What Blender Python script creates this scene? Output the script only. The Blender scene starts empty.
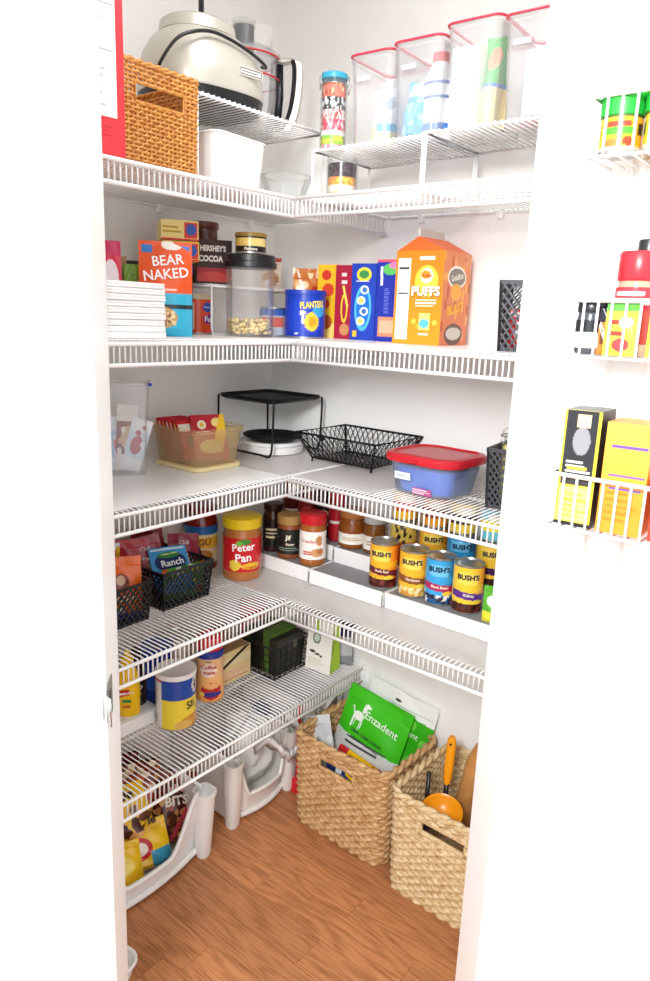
import bpy, math, random
import numpy as np
from mathutils import Matrix, Vector, Euler

SC = bpy.context.scene
COL = SC.collection
rng = np.random.default_rng(7)
random.seed(7)
PI = math.pi

# ------------------------------------------------------------------ camera
CAM = Vector((1.616, -1.707, 1.462))
YAW, PITCH, ROLL, FPX = math.radians(128.94), math.radians(13.49), math.radians(2.207), 726.1
fw = Vector((math.cos(YAW)*math.cos(PITCH), math.sin(YAW)*math.cos(PITCH), -math.sin(PITCH)))
r0 = Vector((math.sin(YAW), -math.cos(YAW), 0)); u0 = r0.cross(fw)
rt = r0*math.cos(ROLL) + u0*math.sin(ROLL); up = u0*math.cos(ROLL) - r0*math.sin(ROLL)
cd = bpy.data.cameras.new('camera'); cam = bpy.data.objects.new('camera', cd); COL.objects.link(cam)
cd.sensor_fit = 'HORIZONTAL'; cd.sensor_width = 36; cd.lens = FPX/650*36; cd.clip_start = .02
M = Matrix((rt, up, -fw)).transposed().to_4x4(); M.translation = CAM
cam.matrix_world = M
SC.camera = cam
# ------------------------------------------------------------------ world, lights, exposure
SC.view_settings.view_transform = 'Standard'; SC.view_settings.look = 'None'
SC.view_settings.gamma = 1; SC.view_settings.use_curve_mapping = False
SC.view_settings.exposure = 0.45
SC.cycles.max_bounces = 14; SC.cycles.diffuse_bounces = 8; SC.cycles.transparent_max_bounces = 24
w = bpy.data.worlds.new('world'); SC.world = w; w.use_nodes = True
w.node_tree.nodes['Background'].inputs[0].default_value = (.94, .975, 1, 1)
w.node_tree.nodes['Background'].inputs[1].default_value = 1.45
def area(name, loc, target, size, power, col=(1, 1, 1)):
    l = bpy.data.lights.new(name, 'AREA'); l.shape = 'DISK'; l.size = size; l.energy = power; l.color = col
    o = bpy.data.objects.new(name, l); COL.objects.link(o); o.location = loc
    o.rotation_euler = (Vector(target) - Vector(loc)).to_track_quat('-Z', 'Y').to_euler()
    return o
area('flash_lamp', CAM - rt*.42 + up*.46 - fw*.75, (.55, -.35, 1.15), .5, 40, (1, 1, 1))
area('added_top_shelf_fill', (.75, -.62, 2.40), (.6, -.5, 0), .28, 3.6, (1, 1, 1))  # added fill to brighten the top shelf, no known fixture there

# ------------------------------------------------------------------ materials
def lin(h):
    h = h.lstrip('#'); v = [int(h[i:i+2], 16)/255 for i in (0, 2, 4)]
    return tuple(c/12.92 if c <= .04045 else ((c+.055)/1.055)**2.4 for c in v)
MATS = {}
def mat(name, hexc='#ffffff', rough=.5, metal=0, spec=.5, bump=None, var=None, alpha=1):
    if name in MATS: return MATS[name]
    m = bpy.data.materials.new(name); m.use_nodes = True; nt = m.node_tree; b = nt.nodes['Principled BSDF']
    c = lin(hexc); b.inputs['Base Color'].default_value = (*c, 1)
    b.inputs['Roughness'].default_value = rough; b.inputs['Metallic'].default_value = metal
    b.inputs['Specular IOR Level'].default_value = spec
    if bump or var:
        tc = nt.nodes.new('ShaderNodeTexCoord'); n = nt.nodes.new('ShaderNodeTexNoise')
        sc, st = bump or (60, 0); n.inputs['Scale'].default_value = sc; n.inputs['Detail'].default_value = 4
        nt.links.new(tc.outputs['Object'], n.inputs['Vector'])
        if st:
            bp = nt.nodes.new('ShaderNodeBump'); bp.inputs['Strength'].default_value = st; bp.inputs['Distance'].default_value = .002
            nt.links.new(n.outputs[0], bp.inputs['Height']); nt.links.new(bp.outputs[0], b.inputs['Normal'])
        if var:
            r = nt.nodes.new('ShaderNodeValToRGB'); r.color_ramp.elements[0].position = .32; r.color_ramp.elements[1].position = .68
            r.color_ramp.elements[0].color = (*lin(var), 1); r.color_ramp.elements[1].color = (*c, 1)
            nt.links.new(n.outputs[0], r.inputs[0]); nt.links.new(r.outputs[0], b.inputs['Base Color'])
    MATS[name] = m; return m
def clear(name, tint='#ffffff', haze=.12, hazec='#ffffff', gloss=.12):
    """thin clear or frosted plastic / glass: see-through sheet with some haze and sheen"""
    if name in MATS: return MATS[name]
    m = bpy.data.materials.new(name); m.use_nodes = True; nt = m.node_tree; nt.nodes.clear()
    o = nt.nodes.new('ShaderNodeOutputMaterial'); t = nt.nodes.new('ShaderNodeBsdfTransparent'); t.inputs[0].default_value = (*lin(tint), 1)
    p = nt.nodes.new('ShaderNodeBsdfPrincipled'); p.inputs['Base Color'].default_value = (*lin(hazec), 1); p.inputs['Roughness'].default_value = .35
    g = nt.nodes.new('ShaderNodeBsdfGlossy'); g.inputs['Roughness'].default_value = .08
    f = nt.nodes.new('ShaderNodeFresnel'); f.inputs[0].default_value = 1.3
    m1 = nt.nodes.new('ShaderNodeMixShader'); m1.inputs[0].default_value = haze
    nt.links.new(t.outputs[0], m1.inputs[1]); nt.links.new(p.outputs[0], m1.inputs[2])
    mu = nt.nodes.new('ShaderNodeMath'); mu.operation = 'MULTIPLY'; mu.inputs[1].default_value = gloss*5
    nt.links.new(f.outputs[0], mu.inputs[0])
    m2 = nt.nodes.new('ShaderNodeMixShader'); nt.links.new(mu.outputs[0], m2.inputs[0])
    nt.links.new(m1.outputs[0], m2.inputs[1]); nt.links.new(g.outputs[0], m2.inputs[2]); nt.links.new(m2.outputs[0], o.inputs[0])
    MATS[name] = m; return m
def printm(name, rough, spec=.5):
    if name in MATS: return MATS[name]
    m = mat(name, '#ffffff', rough, 0, spec); nt = m.node_tree
    a = nt.nodes.new('ShaderNodeVertexColor'); a.layer_name = 'Col'
    nt.links.new(a.outputs[0], nt.nodes['Principled BSDF'].inputs['Base Color']); return m
CARD = printm('printed_card', .45, .35); GLOSS = printm('printed_gloss', .25, .5)
WHITE = mat('white_wall_paint', '#f3f3f1', .75, spec=.2, bump=(90, .06))
TRIM = mat('white_trim_gloss', '#f5f5f4', .35)
WIRE = mat('white_vinyl_wire', '#f4f4f4', .3)
WPL = mat('white_plastic', '#f3f3f2', .35)
GPL = mat('pale_grey_plastic', '#e6e4e0', .4)
BLACK = mat('black_plastic', '#15161a', .35)
BMET = mat('black_wire_metal', '#0e0e10', .5, spec=.3)
STEEL = mat('tin_steel', '#b9bab8', .28, .9)
SILV = mat('champagne_silver', '#c9c7bc', .33, .35)
CLEAR = clear('clear_plastic', haze=.035, gloss=.08)
CLEARW = clear('milky_clear_plastic', haze=.13, hazec='#f6f8fa', gloss=.10)
GLASS = clear('clear_glass', '#fdfefe', haze=.02, gloss=.07)
LINER = clear('frosted_shelf_liner', haze=.30, hazec='#f6f6f6', gloss=.04)
def ink(h): return mat('ink_'+h.strip('#'), h, .5, spec=.3)

# ------------------------------------------------------------------ mesh helpers
class MB:
    def __init__(s): s.v = []; s.f = []
    def add(s, v, f):
        o = len(s.v); s.v += [tuple(map(float, p)) for p in v]; s.f += [tuple(i+o for i in q) for q in f]; return s
    def box(s, x0, y0, z0, x1, y1, z1):
        v = [(x, y, z) for z in (z0, z1) for y in (y0, y1) for x in (x0, x1)]
        return s.add(v, [(0, 2, 3, 1), (4, 5, 7, 6), (0, 1, 5, 4), (2, 6, 7, 3), (0, 4, 6, 2), (1, 3, 7, 5)])
    def tube(s, pts, r, n=6, cap=True, closed=False):
        P = [Vector(p) for p in pts]; m = len(P); V = []; F = []
        t0 = (P[1]-P[0]).normalized(); a = Vector((0, 0, 1)) if abs(t0.z) < .9 else Vector((1, 0, 0))
        nrm = t0.cross(a).normalized()
        for i in range(m):
            if closed: t = (P[(i+1) % m]-P[i-1])
            else: t = (P[min(i+1, m-1)]-P[max(i-1, 0)])
            t = t.normalized() if t.length > 1e-9 else t0
            nrm = (nrm - t*nrm.dot(t)); nrm = nrm.normalized() if nrm.length > 1e-6 else t.orthogonal().normalized()
            b = t.cross(nrm); rr = r[i] if hasattr(r, '__len__') else r
            for k in range(n):
                q = 2*PI*k/n + PI/n; V.append(P[i] + (nrm*math.cos(q) + b*math.sin(q))*rr)
        for i in range(m if closed else m-1):
            j = (i+1) % m
            for k in range(n): F.append((i*n+k, i*n+(k+1) % n, j*n+(k+1) % n, j*n+k))
        if cap and not closed: F += [tuple(range(n))[::-1], tuple(range((m-1)*n, m*n))]
        return s.add(V, F)
    def lathe(s, prof, n=32, c=(0, 0, 0)):
        V = []; F = []; m = len(prof)
        for r, z in prof:
            for k in range(n):
                q = 2*PI*k/n; V.append((c[0]+r*math.cos(q), c[1]+r*math.sin(q), c[2]+z))
        for i in range(m-1):
            for k in range(n): F.append((i*n+k, i*n+(k+1) % n, (i+1)*n+(k+1) % n, (i+1)*n+k))
        if prof[0][0] > 1e-6: F.append(tuple(range(n))[::-1])
        if prof[-1][0] > 1e-6: F.append(tuple(range((m-1)*n, m*n)))
        return s.add(V, F)
    def prism(s, poly, z0, z1):
        n = len(poly)
        v = [(x, y, z0) for x, y in poly] + [(x, y, z1) for x, y in poly]
        return s.add(v, [tuple(range(n))[::-1], tuple(range(n, 2*n))] + [(i, (i+1) % n, n+(i+1) % n, n+i) for i in range(n)])
    def loft(s, rings, cap=(True, True)):
        n = len(rings[0]); V = [p for rg in rings for p in rg]; F = []
        for i in range(len(rings)-1):
            for k in range(n): F.append((i*n+k, i*n+(k+1) % n, (i+1)*n+(k+1) % n, (i+1)*n+k))
        if cap[0]: F.append(tuple(range(n))[::-1])
        if cap[1]: F.append(tuple(range((len(rings)-1)*n, len(rings)*n)))
        return s.add(V, F)
    def xf(s, mtx):
        s.v = [tuple(mtx @ Vector(p)) for p in s.v]; return s
def rrect(w, d, r, n=5, cx=0, cy=0):
    out = []
    for sx, sy, a0 in ((1, 1, 0), (-1, 1, 90), (-1, -1, 180), (1, -1, 270)):
        for k in range(n+1):
            a = math.radians(a0 + 90*k/n)
            out.append((cx+sx*(w/2-r)+r*math.cos(a), cy+sy*(d/2-r)+r*math.sin(a)))
    return out
def ring(w, d, r, z, n=5, cx=0, cy=0): return [(x, y, z) for x, y in rrect(w, d, r, n, cx, cy)]
def link(name, me, material, parent=None, smooth=True, bevel=0, loc=None, rot=None):
    if smooth:
        me.shade_smooth() if False else me.polygons.foreach_set('use_smooth', [True]*len(me.polygons))
    o = bpy.data.objects.new(name, me); COL.objects.link(o)
    if material and not me.materials: me.materials.append(material)
    o.parent = parent
    if loc: o.location = loc
    if rot: o.rotation_euler = rot
    if bevel:
        b = o.modifiers.new('b', 'BEVEL'); b.width = bevel; b.segments = 2; b.limit_method = 'ANGLE'; b.angle_limit = .6
    return o
def obj(name, mb, material, parent=None, smooth=False, bevel=0, loc=None, rot=None, auto=False):
    me = bpy.data.meshes.new(name); me.from_pydata(mb.v, [], mb.f); me.update()
    if auto: me.set_sharp_from_angle(angle=.7); smooth = True
    return link(name, me, material, parent, smooth, bevel, loc, rot)
def tag(o, label, cat, group=None, kind=None):
    if label: o['label'] = label
    if cat: o['category'] = cat
    if group: o['group'] = group
    if kind: o['kind'] = kind
    return o
def thing(name, label, cat, loc=(0, 0, 0), rot=0, group=None):
    o = bpy.data.objects.new(name, None); COL.objects.link(o); o.empty_display_size = .02
    o.location = loc; o.rotation_euler = rot if hasattr(rot, '__len__') else (0, 0, rot)
    return tag(o, label, cat, group)
def struct(name, mb, material, **k):
    o = obj(name, mb, material, **k); o['kind'] = 'structure'; return o

# ---- printed surfaces: flat colours of the packaging print, held as a colour attribute on a grid
class Paint:
    def __init__(s, U, V, base='#ffffff', asp=1):
        s.U, s.V, s.asp = U, V, asp; s.C = np.empty(U.shape+(3,)); s.C[:] = lin(base)
    def m(s, mask, c): s.C[mask] = lin(c); return s
    def rect(s, a, b, c, d, col): return s.m((s.U >= a) & (s.U <= c) & (s.V >= b) & (s.V <= d), col)
    def ell(s, a, b, ru, rv, col): return s.m(((s.U-a)/ru)**2 + ((s.V-b)/rv)**2 <= 1, col)
    def band(s, b, d, col): return s.rect(-1, b, 2, d, col)
    def grad(s, a, b, c, d, c1, c2, vert=False):
        k = (s.U >= a) & (s.U <= c) & (s.V >= b) & (s.V <= d)
        t = ((s.V-b)/(d-b) if vert else (s.U-a)/(c-a))[..., None]
        G = np.array(lin(c1))*(1-t) + np.array(lin(c2))*t; s.C[k] = G[k]; return s
    def lines(s, a, b, c, d, n, col, seed=1):
        r = np.random.default_rng(seed)
        for i in range(n):
            v = d - (d-b)*(i+.5)/n; h = (d-b)/n*.22
            s.rect(a, v-h, a+(c-a)*r.uniform(.6, 1), v+h, col)
        return s
    def dots(s, a, b, c, d, n, ru, rv, cols, seed=1):
        r = np.random.default_rng(seed)
        for i in range(n):
            s.ell(r.uniform(a, c), r.uniform(b, d), ru*r.uniform(.6, 1.3), rv*r.uniform(.6, 1.3), cols[i % len(cols)])
        return s
    def tilt(s, u, v, w, h, ang, col):
        a = math.radians(ang); x = (s.U-u)*s.asp; y = s.V-v
        X = x*math.cos(a)+y*math.sin(a); Y = -x*math.sin(a)+y*math.cos(a)
        return s.m((abs(X) <= w/2*s.asp) & (abs(Y) <= h/2), col)
def gridmesh(name, patches, material, parent, smooth=False):
    """patches: list of (X(n,m,3), C(n,m,3))"""
    V = []; F = []; Cc = []; o = 0
    for X, C in patches:
        n, m = X.shape[:2]; V.append(X.reshape(-1, 3)); Cc.append(np.asarray(C).reshape(-1, 3))
        i = np.arange((n-1)*(m-1)); a = (i//(m-1))*m + i % (m-1) + o
        F.append(np.stack([a, a+1, a+m+1, a+m], 1)); o += n*m
    V = np.concatenate(V); F = np.concatenate(F); Cc = np.concatenate(Cc)
    me = bpy.data.meshes.new(name); me.from_pydata(V.tolist(), [], F.tolist())
    at = me.color_attributes.new('Col', 'FLOAT_COLOR', 'POINT')
    at.data.foreach_set('color', np.concatenate([Cc, np.ones((len(Cc), 1))], 1).astype(np.float32).ravel())
    me.update()
    return link(name, me, material, parent, smooth)
def uv(nu, nv):
    U, V = np.meshgrid(np.linspace(0, 1, nu+1), np.linspace(0, 1, nv+1)); return U, V
def nres(l, step=.0011, mx=110): return int(max(2, min(mx, l/step)))
def pbox(name, w, d, h, base, parent, f=None, r=None, l=None, b=None, t=None, material=None, z0=0, y0=0, x0=0):
    P = []
    def face(fn, o, du, dv):
        o, du, dv = map(np.array, (o, du, dv)); lu, lv = np.linalg.norm(du), np.linalg.norm(dv)
        U, V = uv(nres(lu) if fn else 1, nres(lv) if fn else 1); p = Paint(U, V, base, lu/lv)
        if fn: fn(p)
        P.append((o + U[..., None]*du + V[..., None]*dv, p.C))
    x, y = w/2, d/2
    face(f, (x0-x, y0-y, z0), (w, 0, 0), (0, 0, h)); face(b, (x0+x, y0+y, z0), (-w, 0, 0), (0, 0, h))
    face(r, (x0+x, y0-y, z0), (0, d, 0), (0, 0, h)); face(l, (x0-x, y0+y, z0), (0, -d, 0), (0, 0, h))
    face(t, (x0-x, y0-y, z0+h), (w, 0, 0), (0, d, 0)); face(None, (x0-x, y0+y, z0), (w, 0, 0), (0, -d, 0))
    return gridmesh(name, P, material or CARD, parent)
def pcyl(name, prof, base, parent, fn=None, material=None, nu=72, front_span=1.0):
    """prof: list of (r,z) for the printed side; U=.5 faces -Y"""
    zs = np.array([q[1] for q in prof]); rs = np.array([q[0] for q in prof])
    L = np.concatenate([[0], np.cumsum(np.hypot(np.diff(zs), np.diff(rs)))]); L /= L[-1]
    nv = max(2, nres(abs(zs[-1]-zs[0])+.004, .0022))
    U, V = uv(nu, nv); p = Paint(U, V, base, 2*PI*rs.max()/max(.001, zs[-1]-zs[0]))
    if fn: fn(p)
    R = np.interp(V, L, rs); Z = np.interp(V, L, zs); A = (U-.5)*2*PI
    return gridmesh(name, [(np.stack([R*np.sin(A), -R*np.cos(A), Z], -1), p.C)], material or GLOSS, parent, True)
def pouch(name, w, h, t, base, parent, f=None, b=None, material=None, gusset=0, wob=.002, seed=3, top=.9):
    """filled packet: two printed sheets sealed at the edges, fuller at the bottom"""
    r = np.random.default_rng(seed); P = []
    ph = r.uniform(0, 6, 4)
    for sgn, fn in ((-1, f), (1, b)):
        U, V = uv(nres(w), nres(h)); p = Paint(U, V, base, w/h)
        if fn: fn(p)
        prof = np.clip(np.minimum(1, (1-V)/(1-top*.45)), 0, 1)*np.clip((V+.03)/.12, 0, 1)**.5
        if gusset: prof = np.clip((1-V)/(.75), 0, 1)**.8
        y = t/2*(1-np.abs(2*U-1)**2.6)*prof
        y = y + wob*np.sin(7*U+5*V+ph[0])*np.sin(9*V+3*U+ph[1])*(prof > 0)*(1-np.abs(2*U-1)**4)
        yo = wob*1.5*np.sin(4*U+ph[2])*(V > .85)
        X = w*(U-.5)*sgn*-1 if sgn > 0 else w*(U-.5)
        P.append((np.stack([X, sgn*(np.maximum(y, .0006)) + yo*(1 if sgn < 0 else 1), h*V], -1), p.C))
    return gridmesh(name, P, material or GLOSS, parent, True)
def text(parent, s, size, x, z, col='#ffffff', y=0, r=None, rot=0, sx=1, face=0, bold=.0, zr=None, eps=.0008, name='lettering'):
    cu = bpy.data.curves.new('t', 'FONT'); cu.body = s; cu.size = size; cu.align_x = 'CENTER'; cu.align_y = 'CENTER'
    cu.offset = bold*size; cu.resolution_u = 2
    o = bpy.data.objects.new('t', cu); me = bpy.data.meshes.new_from_object(o)
    bpy.data.objects.remove(o); bpy.data.curves.remove(cu)
    n = len(me.vertices); c = np.empty(n*3, np.float32); me.vertices.foreach_get('co', c); c = c.reshape(-1, 3)
    a = math.radians(rot); X = c[:, 0]*sx; Y = c[:, 1]
    X, Y = X*math.cos(a)-Y*math.sin(a)+x, X*math.sin(a)+Y*math.cos(a)+z
    if r: q = X/r; out = np.stack([(r+eps)*np.sin(q), -(r+eps)*np.cos(q), Y], 1)
    else: out = np.stack([X, np.full(n, -y-eps), Y], 1)
    if face:
        f_ = math.radians(face); xx = out[:, 0]*math.cos(f_)-out[:, 1]*math.sin(f_); yy = out[:, 0]*math.sin(f_)+out[:, 1]*math.cos(f_)
        out[:, 0], out[:, 1] = xx, yy
    me.vertices.foreach_set('co', out.astype(np.float32).ravel()); me.materials.clear(); me.update()
    return link(name, me, ink(col), parent, smooth=False)

# ================================================================== SETTING
DL, DR, LIP = .4176, .381, .0445
ZS = dict(a=1.727, b=1.400, c=1.063, d=.730, e=.406)
LJ = Vector((.687, -1.073, 0)); WOP = .614; TH = .100; HOP = 2.04; CEIL = 2.44
R45 = PI/4
m = MB().box(-.12, -1.36, 0, 0, .12, CEIL); struct('wall_left', m, WHITE)
m = MB().box(0, 0, 0, 1.95, .12, CEIL); struct('wall_back', m, WHITE)
m = MB().box(-.18, -TH, 0, -.012, 0, CEIL).box(WOP+.012, -TH, 0, WOP+.92, 0, CEIL).box(-.012, -TH, HOP+.012, WOP+.012, 0, CEIL)
struct('wall_front', m, WHITE, loc=LJ, rot=(0, 0, R45))
e_ = LJ + Vector((1, 1, 0))*(-.18*.70711)
m = MB().box(0, e_.y-.02, 0, e_.x+.03, e_.y+.06, CEIL); struct('wall_side', m, WHITE)
m = MB().box(-.12, -1.40, CEIL, 1.95, .12, CEIL+.1); struct('ceiling', m, WHITE)
# jamb boards, door stop and casing
m = MB().box(-.012, -TH-.001, 0, 0, .001, HOP).box(WOP, -TH-.001, 0, WOP+.012, .001, HOP).box(-.012, -TH-.001, HOP, WOP+.012, .001, HOP+.012)
struct('trim_1', m, TRIM, loc=LJ, rot=(0, 0, R45), bevel=.0015)
def casing(n, x0, x1):
    s = 1 if x1 > x0 else -1; m = MB()
    for a, b, t in ((.004, .018, .010), (.018, .060, .015), (.060, .080, .020)):
        xa, xb = x0+s*a, x0+s*b; m.box(min(xa, xb), -TH-t, 0, max(xa, xb), -TH, HOP+.07)
    return struct(n, m, TRIM, loc=LJ, rot=(0, 0, R45), bevel=.002)
casing('trim_2', 0, -1); casing('trim_3', WOP, WOP+1)
m = MB().box(-.084, -TH-.02, HOP+.07, WOP+.084, -TH, HOP+.14); struct('trim_4', m, TRIM, loc=LJ, rot=(0, 0, R45), bevel=.002)
# strike plate let into the left jamb
sp = thing('strike_plate', 'small brushed steel strike plate on the white door jamb', 'strike plate', tuple(LJ), R45)
sp.location = LJ + Vector((0, 0, .855))
obj('plate', MB().prism([(.0, -.098), (.0018, -.098), (.0018, -.062), (0, -.062)], 0, .062), STEEL, sp, bevel=.0005)
obj('curled_lip', MB().loft([[(x, y, .008), (x, y, .054), (x+.0018, y, .054), (x+.0018, y, .008)] for x, y in ((0, -.096), (.0005, -.106), (.002, -.114), (.006, -.121), (.010, -.125))]), STEEL, sp, smooth=True)
obj('latch_hole', MB().box(.0017, -.089, .018, .0021, -.073, .044), BLACK, sp)
# the open door, hinged at the right jamb
HX, HY = LJ.x + .70711*WOP + .70711*TH, LJ.y + .70711*WOP - .70711*TH
m = MB().box(HX+.006, HY, .012, HX+.606, HY+.035, 2.03); door = struct('door_1', m, TRIM, bevel=.002)
for z in (.22, 1.02, 1.80):
    h = obj('hinge', MB().lathe([(.0055, 0), (.0055, .09)], 12, (HX-.001, HY-.004, z)).box(HX+.002, HY-.0015, z, HX+.03, HY+.0005, z+.09), TRIM, door, auto=True)

# ---- floor: laminate strips
def woodmat():
    m = bpy.data.materials.new('laminate_oak'); m.use_nodes = True; nt = m.node_tree; b = nt.nodes['Principled BSDF']; L = nt.links.new
    tc = nt.nodes.new('ShaderNodeTexCoord'); oi = nt.nodes.new('ShaderNodeObjectInfo'); geo = nt.nodes.new('ShaderNodeNewGeometry')
    sep = nt.nodes.new('ShaderNodeVectorMath'); sep.operation = 'SCALE'; sep.inputs['Scale'].default_value = 37
    cmb = nt.nodes.new('ShaderNodeCombineXYZ'); L(oi.outputs['Random'], cmb.inputs[0]); L(oi.outputs['Random'], cmb.inputs[1]); L(cmb.outputs[0], sep.inputs[0])
    add = nt.nodes.new('ShaderNodeVectorMath'); L(geo.outputs['Position'], add.inputs[0]); L(sep.outputs[0], add.inputs[1])
    mp = nt.nodes.new('ShaderNodeMapping'); mp.inputs['Scale'].default_value = (1.5, 11, 1); L(add.outputs[0], mp.inputs[0])
    n1 = nt.nodes.new('ShaderNodeTexNoise'); n1.inputs['Scale'].default_value = 1.0; n1.inputs['Detail'].default_value = 2; n1.inputs['Distortion'].default_value = .35; L(mp.outputs[0], n1.inputs[0])
    sn = nt.nodes.new('ShaderNodeMath'); sn.operation = 'MULTIPLY'; sn.inputs[1].default_value = 75; L(n1.outputs[0], sn.inputs[0])
    s2 = nt.nodes.new('ShaderNodeMath'); s2.operation = 'SINE'; L(sn.outputs[0], s2.inputs[0])
    mp2 = nt.nodes.new('ShaderNodeMapping'); mp2.inputs['Scale'].default_value = (14, 260, 1); L(add.outputs[0], mp2.inputs[0])
    n2 = nt.nodes.new('ShaderNodeTexNoise'); n2.inputs['Scale'].default_value = 1; n2.inputs['Detail'].default_value = 3; L(mp2.outputs[0], n2.inputs[0])
    a1 = nt.nodes.new('ShaderNodeMath'); a1.operation = 'MULTIPLY_ADD'; a1.inputs[1].default_value = .10; L(s2.outputs[0], a1.inputs[0]); L(n2.outputs[0], a1.inputs[2])
    cr = nt.nodes.new('ShaderNodeValToRGB'); e = cr.color_ramp.elements
    e[0].position = .14; e[0].color = (*lin('#84502e'), 1); e[1].position = .62; e[1].color = (*lin('#c48558'), 1)
    L(a1.outputs[0], cr.inputs[0])
    hv = nt.nodes.new('ShaderNodeHueSaturation'); mr = nt.nodes.new('ShaderNodeMapRange'); L(oi.outputs['Random'], mr.inputs[0])
    mr.inputs[3].default_value = .88; mr.inputs[4].default_value = 1.08; L(mr.outputs[0], hv.inputs['Value']); L(cr.outputs[0], hv.inputs['Color'])
    L(hv.outputs[0], b.inputs['Base Color']); b.inputs['Roughness'].default_value = .33; b.inputs['Specular IOR Level'].default_value = .4
    return m
WOOD = woodmat()
floor = struct('floor', MB().box(-.12, -4.2, -.1, 4.2, .12, -.008), mat('subfloor_brown', '#8a5632', .5))
pw = .0925
plmesh = {}
for row in range(20):
    y1 = -.004 - row*pw; x = -.35 + (row*.233) % .47
    while x < 2.05:
        ln_ = .62 if (row*7+int(x*10)) % 3 else .44
        if ln_ not in plmesh:
            me = bpy.data.meshes.new('plank'); q = MB().box(.0004, -pw+.0004, -.008, ln_-.0004, -.0004, 0)
            me.from_pydata(q.v, [], q.f); me.materials.append(WOOD); plmesh[ln_] = me
        if x+ln_ > 0:
            o = bpy.data.objects.new('plank', plmesh[ln_]); COL.objects.link(o); o.parent = floor; o.location = (x, y1, 0)
        x += ln_

# ================================================================== WIRE SHELVES
def wire_shelf(kind, z, label, lo, hi):
    t = thing('wire_shelf', label, 'wire shelf', (0, 0, z), 0, 'white wire pantry shelves')
    D = DL if kind == 'L' else DR
    def P(s, d, h): return (d, -s, h) if kind == 'L' else (s, -d, h)     # s along the wall, d out from it
    w = MB(); lp = MB(); n = int((hi-lo)/.0127)
    for i in range(n+1):
        s = lo + .002 + i*.0127
        w.tube([P(s, .006, 0), P(s, D-.003, 0)], .0016, 5)
        lp.tube([P(s, D-.003, 0), P(s, D, -.003), P(s, D, -LIP)], .0021, 5)
    o = obj('deck_wires', w, WIRE, t, smooth=True); o['kind'] = 'stuff'
    o = obj('front_lip_wires', lp, WIRE, t, smooth=True); o['kind'] = 'stuff'
    for d, h, r in ((.008, -.005, .003), (D*.52, -.005, .003), (D+.0045, -.0045, .0042), (D+.0045, -LIP, .0042)):
        obj('rail' if d > .01 else 'back_rail', MB().tube([P(lo, d, h), P(hi, d, h)], r, 8), WIRE, t, smooth=True)
    for k in range(4):
        s = lo + .1 + k*(hi-lo-.2)/3
        a, b = P(s-.008, 0.0005, -.02), P(s+.008, .014, .006)
        obj('wall_clip', MB().box(min(a[0], b[0]), min(a[1], b[1]), -.02, max(a[0], b[0]), max(a[1], b[1]), .006), WIRE, t, bevel=.002)
    if kind == 'L':
        obj('end_bracket', MB().box(D-.02, -.009, -LIP-.006, D+.014, -.0005, .006), WPL, t, bevel=.002)
    return t
nm = {'a': 'top', 'b': 'second', 'c': 'third', 'd': 'fourth', 'e': 'lowest'}
what = {'aL': 'holding the rattan basket and food processor', 'bL': 'holding the orange granola bag', 'cL': 'covered with a white sheet, under the drink packet jar',
        'dL': 'holding the two black lattice baskets and big peanut butter jar', 'eL': 'holding the mustard and coffee creamer, above the floor bins',
        'aR': 'holding the clear cereal keepers', 'bR': 'holding the blue cookie boxes and orange carton', 'cR': 'holding the red-lidded tub and black wire basket',
        'dR': 'holding the bean cans on white risers'}
for k, z in ZS.items():
    wire_shelf('L', z, f'white wire shelf {what[k+"L"]}', .012, 1.20)
    if k != 'e': wire_shelf('R', z, f'white wire shelf {what[k+"R"]}', DL+.012, 1.30)
def liner(label, x0, y0, x1, y1, z, mt, t=.0022):
    tag(obj('shelf_liner', MB().box(x0, y0, z, x1, y1, z+t), mt), label, 'shelf liner', 'shelf liner sheets')
zt = .0021
liner('opaque white plastic sheet lining the shelf under the drink packet jar', .012, -1.18, DL-.012, -.388, ZS['c']+zt, WPL)
liner('frosted plastic sheet in the corner under the black metal rack', .012, -.384, DL-.012, -.012, ZS['c']+zt, LINER)
liner('frosted plastic sheet under the black wire basket with sloping sides', DL+.01, -DR+.014, .665, -.012, ZS['c']+zt, LINER)
liner('frosted plastic sheet lying in front of the bean can risers', DL-.01, -DR+.014, 1.28, -.012, ZS['d']+zt, LINER)
liner('frosted plastic sheet in the corner beside the big peanut butter jar', .012, -.384, DL-.016, -.012, ZS['d']+zt, LINER)
liner('white sheet lining the shelf under the orange snack carton', DL+.01, -DR+.012, 1.28, -.012, ZS['b']+zt, WPL)
liner('white sheet lining the shelf under the granola bag', .012, -1.18, DL-.012, -.012, ZS['b']+zt, WPL)
ZB = ZS['b']+.0046; ZC = ZS['c']+.0046; ZDl = ZS['d']+.0021; ZDr = ZS['d']+.0046; ZE = ZS['e']+.0021; ZA = ZS['a']+.0021

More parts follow.
